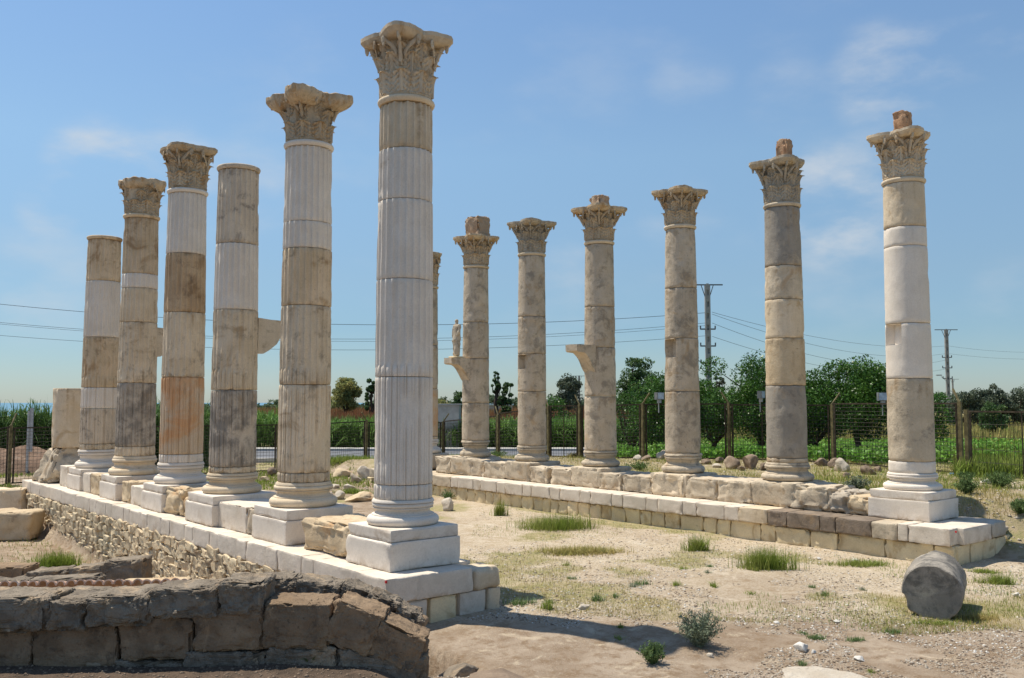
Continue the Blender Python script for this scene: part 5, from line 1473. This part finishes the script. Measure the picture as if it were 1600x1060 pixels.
interp_wire(1114, 488, 62, 1300, 531, 1478, 541, 100, 'top power cable from the tall pole to the right hand pole', .014)
interp_wire(1114, 491, 62, 1300, 545, 1478, 553, 100, 'second power cable between the two poles', .014)
interp_wire(1114, 505, 62, 1300, 562, 1478, 563, 100, 'third power cable between the two poles', .014)
interp_wire(1114, 526, 62, 1300, 575, 1478, 577, 100, 'lowest power cable between the two poles', .014)
interp_wire(1485, 541, 100, 1560, 549, 1700, 546, 110, 'top power cable leaving the right hand pole to the right', .012)
interp_wire(1485, 553, 100, 1560, 560, 1700, 557, 110, 'lower power cable leaving the right hand pole to the right', .012)

# ------------------------------------------------------------------ background: mound, hut, sign, reeds, fields, trees
def mound():
    n = 40; V = []; F = []
    x0, y0 = at_depth(20, 37.5, .2)
    for i in range(n+1):
        for j in range(n+1):
            u = -1+2*i/n; v = -1+2*j/n; h = max(0, 1-abs(u)**3)*max(0, 1-v*v)
            a = u*6.0; d = v*1.6; x, y = a*cos(YAW)+d*sin(YAW), -a*sin(YAW)+d*cos(YAW)
            z = h*(.95+.25*noise.noise(Vector((a, d, 0)))) + noise.noise(Vector((a*4, d*4, 1)))*.14*h + noise.noise(Vector((a*11, d*11, 3)))*.07*h - .1
            V.append((x, y, z))
    for i in range(n):
        for j in range(n): F.append((i*(n+1)+j, (i+1)*(n+1)+j, (i+1)*(n+1)+j+1, i*(n+1)+j+1))
    o = obj('earth_mound', pymesh('earth_mound', V, F, stone('mound_earth', (.26, .17, .115), (.19, .125, .085), (.09, .06, .045), .4, (.36, .27, .2), .3, 0, 0.5, .9, 1.5), 30), None, (x0, y0, .25)); tag(o, 'long heap of brown earth and stones beyond the fence at left', 'earth mound')
mound()
x, y = at_depth(660, 53.2, 1); mb = MB()
hut = empty('concrete_hut', (x, y, .3), 'grey plastered wall of a small hut behind the near white column', 'hut', rz=-YAW)
mb.box((0, 1.2, 1.25), (2.1, 1.2, 1.25)); obj('wall', mb.mesh('wall', M['plaster']), hut)
mb = MB(); mb.box((0, 1.2, 2.54), (2.2, 1.3, .04)); obj('roof', mb.mesh('roof', M['concrete']), hut)
# sign post at left
x, y = at_depth(43, 36, 1); sg = empty('signpost', (x, y, H(x, y)), 'grey metal signpost seen edge on beyond the fence at left', 'signpost', rz=-YAW)
mb = MB(); mb.bar((0, 0, 0), (0, 0, 2.5), .05, 6); obj('post', mb.mesh('post', M['galv']), sg)
mb = MB(); mb.box((.10, .02, 1.75), (.07, .02, .85)); obj('sign_plate', mb.mesh('sign_plate', M['galv']), sg)

def stalks(n, alo, ahi, dlo, dhi, h, mat, name, label, cat, leaves=7, leaf_l=.55, leaf_w=.05, zfun=None, hj=.25, mask=None):
    a = RNG.uniform(alo, ahi, n); d = RNG.uniform(dlo, dhi, n)
    X = a*cos(YAW)+d*sin(YAW); Y = -a*sin(YAW)+d*cos(YAW)
    if mask is not None: ok = mask(X, Y, a, d); X, Y, a, d = X[ok], Y[ok], a[ok], d[ok]; n = len(X)
    Z = height(X, Y); hh = h*(1+hj*RNG.normal(size=n)*.5)*(1+.35*vnoise(X, Y, 3.0, 77)*2*hj)
    rows = []; 
    P = np.repeat(np.stack([X, Y, Z], -1), leaves, 0); t = RNG.uniform(.12, .97, n*leaves); P[:, 2] += np.repeat(hh, leaves)*t
    V1, F1 = blades_np(P, leaf_l, leaf_w, 1.1, 3, .55)
    az = RNG.uniform(0, pi, n); w = .014
    S = np.stack([np.cos(az)*w, np.sin(az)*w], -1); B = np.stack([X, Y, Z], -1); T = B.copy(); T[:, 2] += hh; T[:, :2] += RNG.normal(size=(n, 2))*.05*hh[:, None]
    o3 = np.concatenate([S, np.zeros((n, 1))], 1)
    V2 = np.stack([B-o3, B+o3, T+o3*.3, T-o3*.3], 1).reshape(-1, 3); F2 = np.arange(4*n).reshape(-1, 4)
    V = np.concatenate([V1, V2]); F = np.concatenate([F1, F2+len(V1)])
    tag(obj(name, npmesh(name, V, F, M[mat], 4)), label, cat, None, 'stuff')
stalks(3600, -34, -13.5, 39.5, 42, 2.35, 'reeddark', 'reed_bed', 'dense bed of tall green reeds at far left', 'reeds', 12, .62, .055, hj=.22)
stalks(2600, -30, -13.5, 53, 57, 1.75, 'reed', 'reed_bed', 'green reeds beyond the road behind the left columns', 'reeds', 10, .6, .06)
stalks(3400, -14.0, -5.8, 53, 57, 1.25, 'reed', 'maize_row', 'yellow green maize beyond the road left of the near column', 'maize', 10, .6, .07)
stalks(5000, -6, 9, 53, 58, 1.3, 'reed', 'maize_field', 'tall green maize beyond the fence behind the right columns', 'maize', 11, .6, .07)
# fields
def field(n, alo, ahi, dlo, dhi, h, w, mat, name, label, cat, lean=.3, z0=None, seg=1, mask=None, inv=True):
    u = RNG.random(n); d = 1/(1/dlo + u*(1/dhi-1/dlo)) if inv else RNG.uniform(dlo, dhi, n)
    a = RNG.uniform(alo, ahi, n)*d
    X = a*cos(YAW)+d*sin(YAW); Y = -a*sin(YAW)+d*cos(YAW)
    if mask is not None: ok = mask(X, Y, a, d); X, Y, d = X[ok], Y[ok], d[ok]
    Z = height(X, Y); V, F = blades_np(np.stack([X, Y, Z], -1), h*np.ones(len(X))*(1+.3*vnoise(X, Y, 6, 3)), w, lean, seg)
    tag(obj(name, npmesh(name, V, F, M[mat], 4)), label, cat, None, 'stuff')
field(60000, -.3, .16, 62, 170, 1.75, .16, 'redgrass', 'rust_red_field', 'field of rust red seed heads beyond the maize', 'field', .2)
field(20000, -.3, .2, 62, 170, 1.4, .16, 'drygrass', 'yellow_field', 'yellow green grass between the red seed heads', 'field', .3)
def crop():
    n = 90000; u = RNG.random(n); d = 1/(1/30.0 + u*(1/120.0-1/30.0)); a = RNG.uniform(.10, .64, n)*d
    X = a*cos(YAW)+d*sin(YAW); Y = -a*sin(YAW)+d*cos(YAW); keep = (vnoise(X, Y, 1.4, 5)+.4*vnoise(X, Y, .5, 6) > -.28) & (X > 24.5)
    # outside the fence only
    fx = [fpt(f[0], f[1], f[2])[:2] for f in FP[8:]] ; fd = np.interp(a/d, [ (f[0]-800)/FPX for f in FP[8:]]+[.56], [f[1] for f in FP[8:]]+[23.0])
    keep &= d > fd+.8
    X, Y, d = X[keep], Y[keep], d[keep]; C = np.stack([X, Y, height(X, Y)+RNG.uniform(.05, .42, len(X))], -1)
    V, F = leaves_np(C, .17, 1.5, .0)
    V = V; tag(obj('crop_field', npmesh('crop_field', V, F, M['crop'], 4)), 'bright green leafy bean crop beyond the fence at right', 'crop', None, 'stuff')
crop()
field(7000, .48, .62, 24.5, 40, .55, .05, 'grass', 'tall_weeds', 'yellow green tall weeds beyond the fence at the right edge', 'weeds', .35, seg=3)
field(20000, .10, .64, 60, 150, .9, .12, 'drygrass', 'far_field', 'dull green and ochre far field at right', 'field', .3)

def T(px, d, y_top, crown_px, trunk_frac, mat, label, **k):
    x, y = at_depth(px, d, 2); g = H(x, y) if d < 100 else .5; zt = Z_at(y_top, x, y); s = scale_at(x, y, 2)
    h = zt-g; k.setdefault('leaf', .11 if d < 60 else .16 + d*.0012)
    return tree(k.pop('name', 'tree'), x, y, h, crown_px*s, h*trunk_frac, mat, label, gz=g-.05, seed=px, **k)
CG = 'citrus trees beyond the fence'
T(1052, 37, 578, 140, .26, 'citrus', 'round citrus tree behind the column with the recess', name='citrus_tree', nleaf=20000, group=CG, clumps=34)
T(1190, 38, 562, 175, .24, 'citrus', 'tall citrus tree behind the grey based column', name='citrus_tree', nleaf=26000, group=CG, clumps=40)
T(1115, 42, 590, 110, .22, 'citrus', 'citrus tree behind the row of brown boulders', name='citrus_tree', nleaf=17000, group=CG, clumps=30)
T(1345, 35.5, 558, 165, .30, 'citrus', 'citrus tree with a forked trunk left of the rightmost column', name='citrus_tree', nleaf=26000, group=CG, clumps=44, multi=2)
T(1275, 40, 592, 105, .24, 'citrus', 'lower citrus tree between two taller ones', name='citrus_tree', nleaf=17000, group=CG)
T(1440, 37, 606, 110, .1, 'citrus', 'yellowish low citrus tree right of the rightmost column', name='citrus_tree', nleaf=6000, group=CG)
T(990, 43, 594, 90, .1, 'citrus', 'small citrus tree right of the bracket column', name='citrus_tree', nleaf=4500, group=CG)
T(1000, 70, 550, 80, .25, 'darkleaf', 'dark rounded tree rising behind the small citrus tree', nleaf=7000, leaf=.22, clumps=30)
T(540, 110, 587, 52, .22, 'autumn', 'slender tree with yellowing leaves left of the near white column', nleaf=6500, leaf=.30, clumps=34, gap=.5, multi=2)
T(579, 95, 586, 22, .15, 'darkleaf', 'narrow dark poplar touching the near white column', nleaf=3200, leaf=.26, clumps=18, shape=.3)
T(722, 90, 601, 40, .3, 'darkleaf', 'dark tree behind the statue column', nleaf=2600, leaf=.25, clumps=16, gap=.42)
T(690, 85, 622, 50, .15, 'autumn', 'low olive brown shrub left of the statue column', nleaf=3000, leaf=.22)
T(789, 75, 588, 30, .25, 'darkleaf', 'dark ragged tree between the statue column and the two recess column', nleaf=3400, leaf=.2, clumps=18)
T(773, 76, 572, 16, .6, 'darkleaf', 'thin leaning tree with a small top tuft near the ragged tree', nleaf=700, leaf=.2, clumps=5)
T(888, 110, 583, 50, .25, 'olive', 'grey green tree behind the empty bracket', nleaf=5000, leaf=.28, clumps=28)
T(866, 62, 620, 70, .1, 'citrus', 'light green shrub right of the two recess column', nleaf=5000, leaf=.16, name='shrub', cat='shrub')
T(1078, 66, 590, 60, .2, 'darkleaf', 'dark tree left of the tall utility pole', nleaf=5000, leaf=.2)
T(1125, 64, 578, 22, .5, 'olive', 'thin grey topped tree right of the tall utility pole', nleaf=1100, leaf=.16, clumps=7)
OG = 'olive trees at the far right'
for i, (px, yt, w, lb) in enumerate([(1500, 608, 46, 'nearest olive tree right of the right hand utility pole'), (1530, 604, 44, 'second olive tree in the right hand row'), (1556, 598, 40, 'tallest olive tree with pointed top in the row'),
                       (1580, 603, 44, 'fourth olive tree in the right hand row'), (1604, 600, 50, 'olive tree cut off by the right edge of the picture')]):
    T(px, 85, yt, w*1.25, .1, 'olive', lb, name='olive_tree', nleaf=5200, leaf=.2, group=OG, clumps=26)
T(1550, 66, 628, 52, .1, 'darkleaf', 'low bright shrub in front of the olive row', nleaf=3500, leaf=.17, name='shrub', cat='shrub')
# far hedge lines of trees
FT = 'distant tree line on the horizon'
k = 0
for (p0, p1, ytop, d, step) in ((398, 700, 628, 175, 24), (690, 1010, 622, 175, 24), (1010, 1640, 616, 190, 26), (232, 400, 634, 175, 24)):
    px = p0
    while px < p1:
        k += 1; dd = d*random.uniform(.92, 1.1)
        tp = ytop + random.uniform(-6, 6)
        T(int(px), dd, tp, random.uniform(38, 54), .1, 'farleaf', 'distant low tree of the hazy line on the horizon, %s' % ('left of the near white column' if px < 580 else 'behind the right columns' if px < 1080 else 'behind the citrus trees'), nleaf=1500, leaf=.55, clumps=14, group=FT + (' left' if px < 580 else ' centre' if px < 1080 else ' right'))
        px += step*random.uniform(.75, 1.25)
# greenhouse roof glimpse
x, y = at_depth(776, 150, 2); mb = MB(); gh = empty('greenhouse', (x, y, .9), 'low pale greenhouse roof far behind the ragged tree', 'greenhouse', rz=-YAW)
mb.box((0, 2, .7), (2.6, 2, .9)); obj('wall', mb.mesh('wall', M['plaster']), gh)
mb = MB(); mb.box((0, 2, 1.7), (2.8, 2.2, .12)); obj('roof', mb.mesh('roof', flat_mat('greenhouse_roof', (.5, .6, .58), .5)), gh)
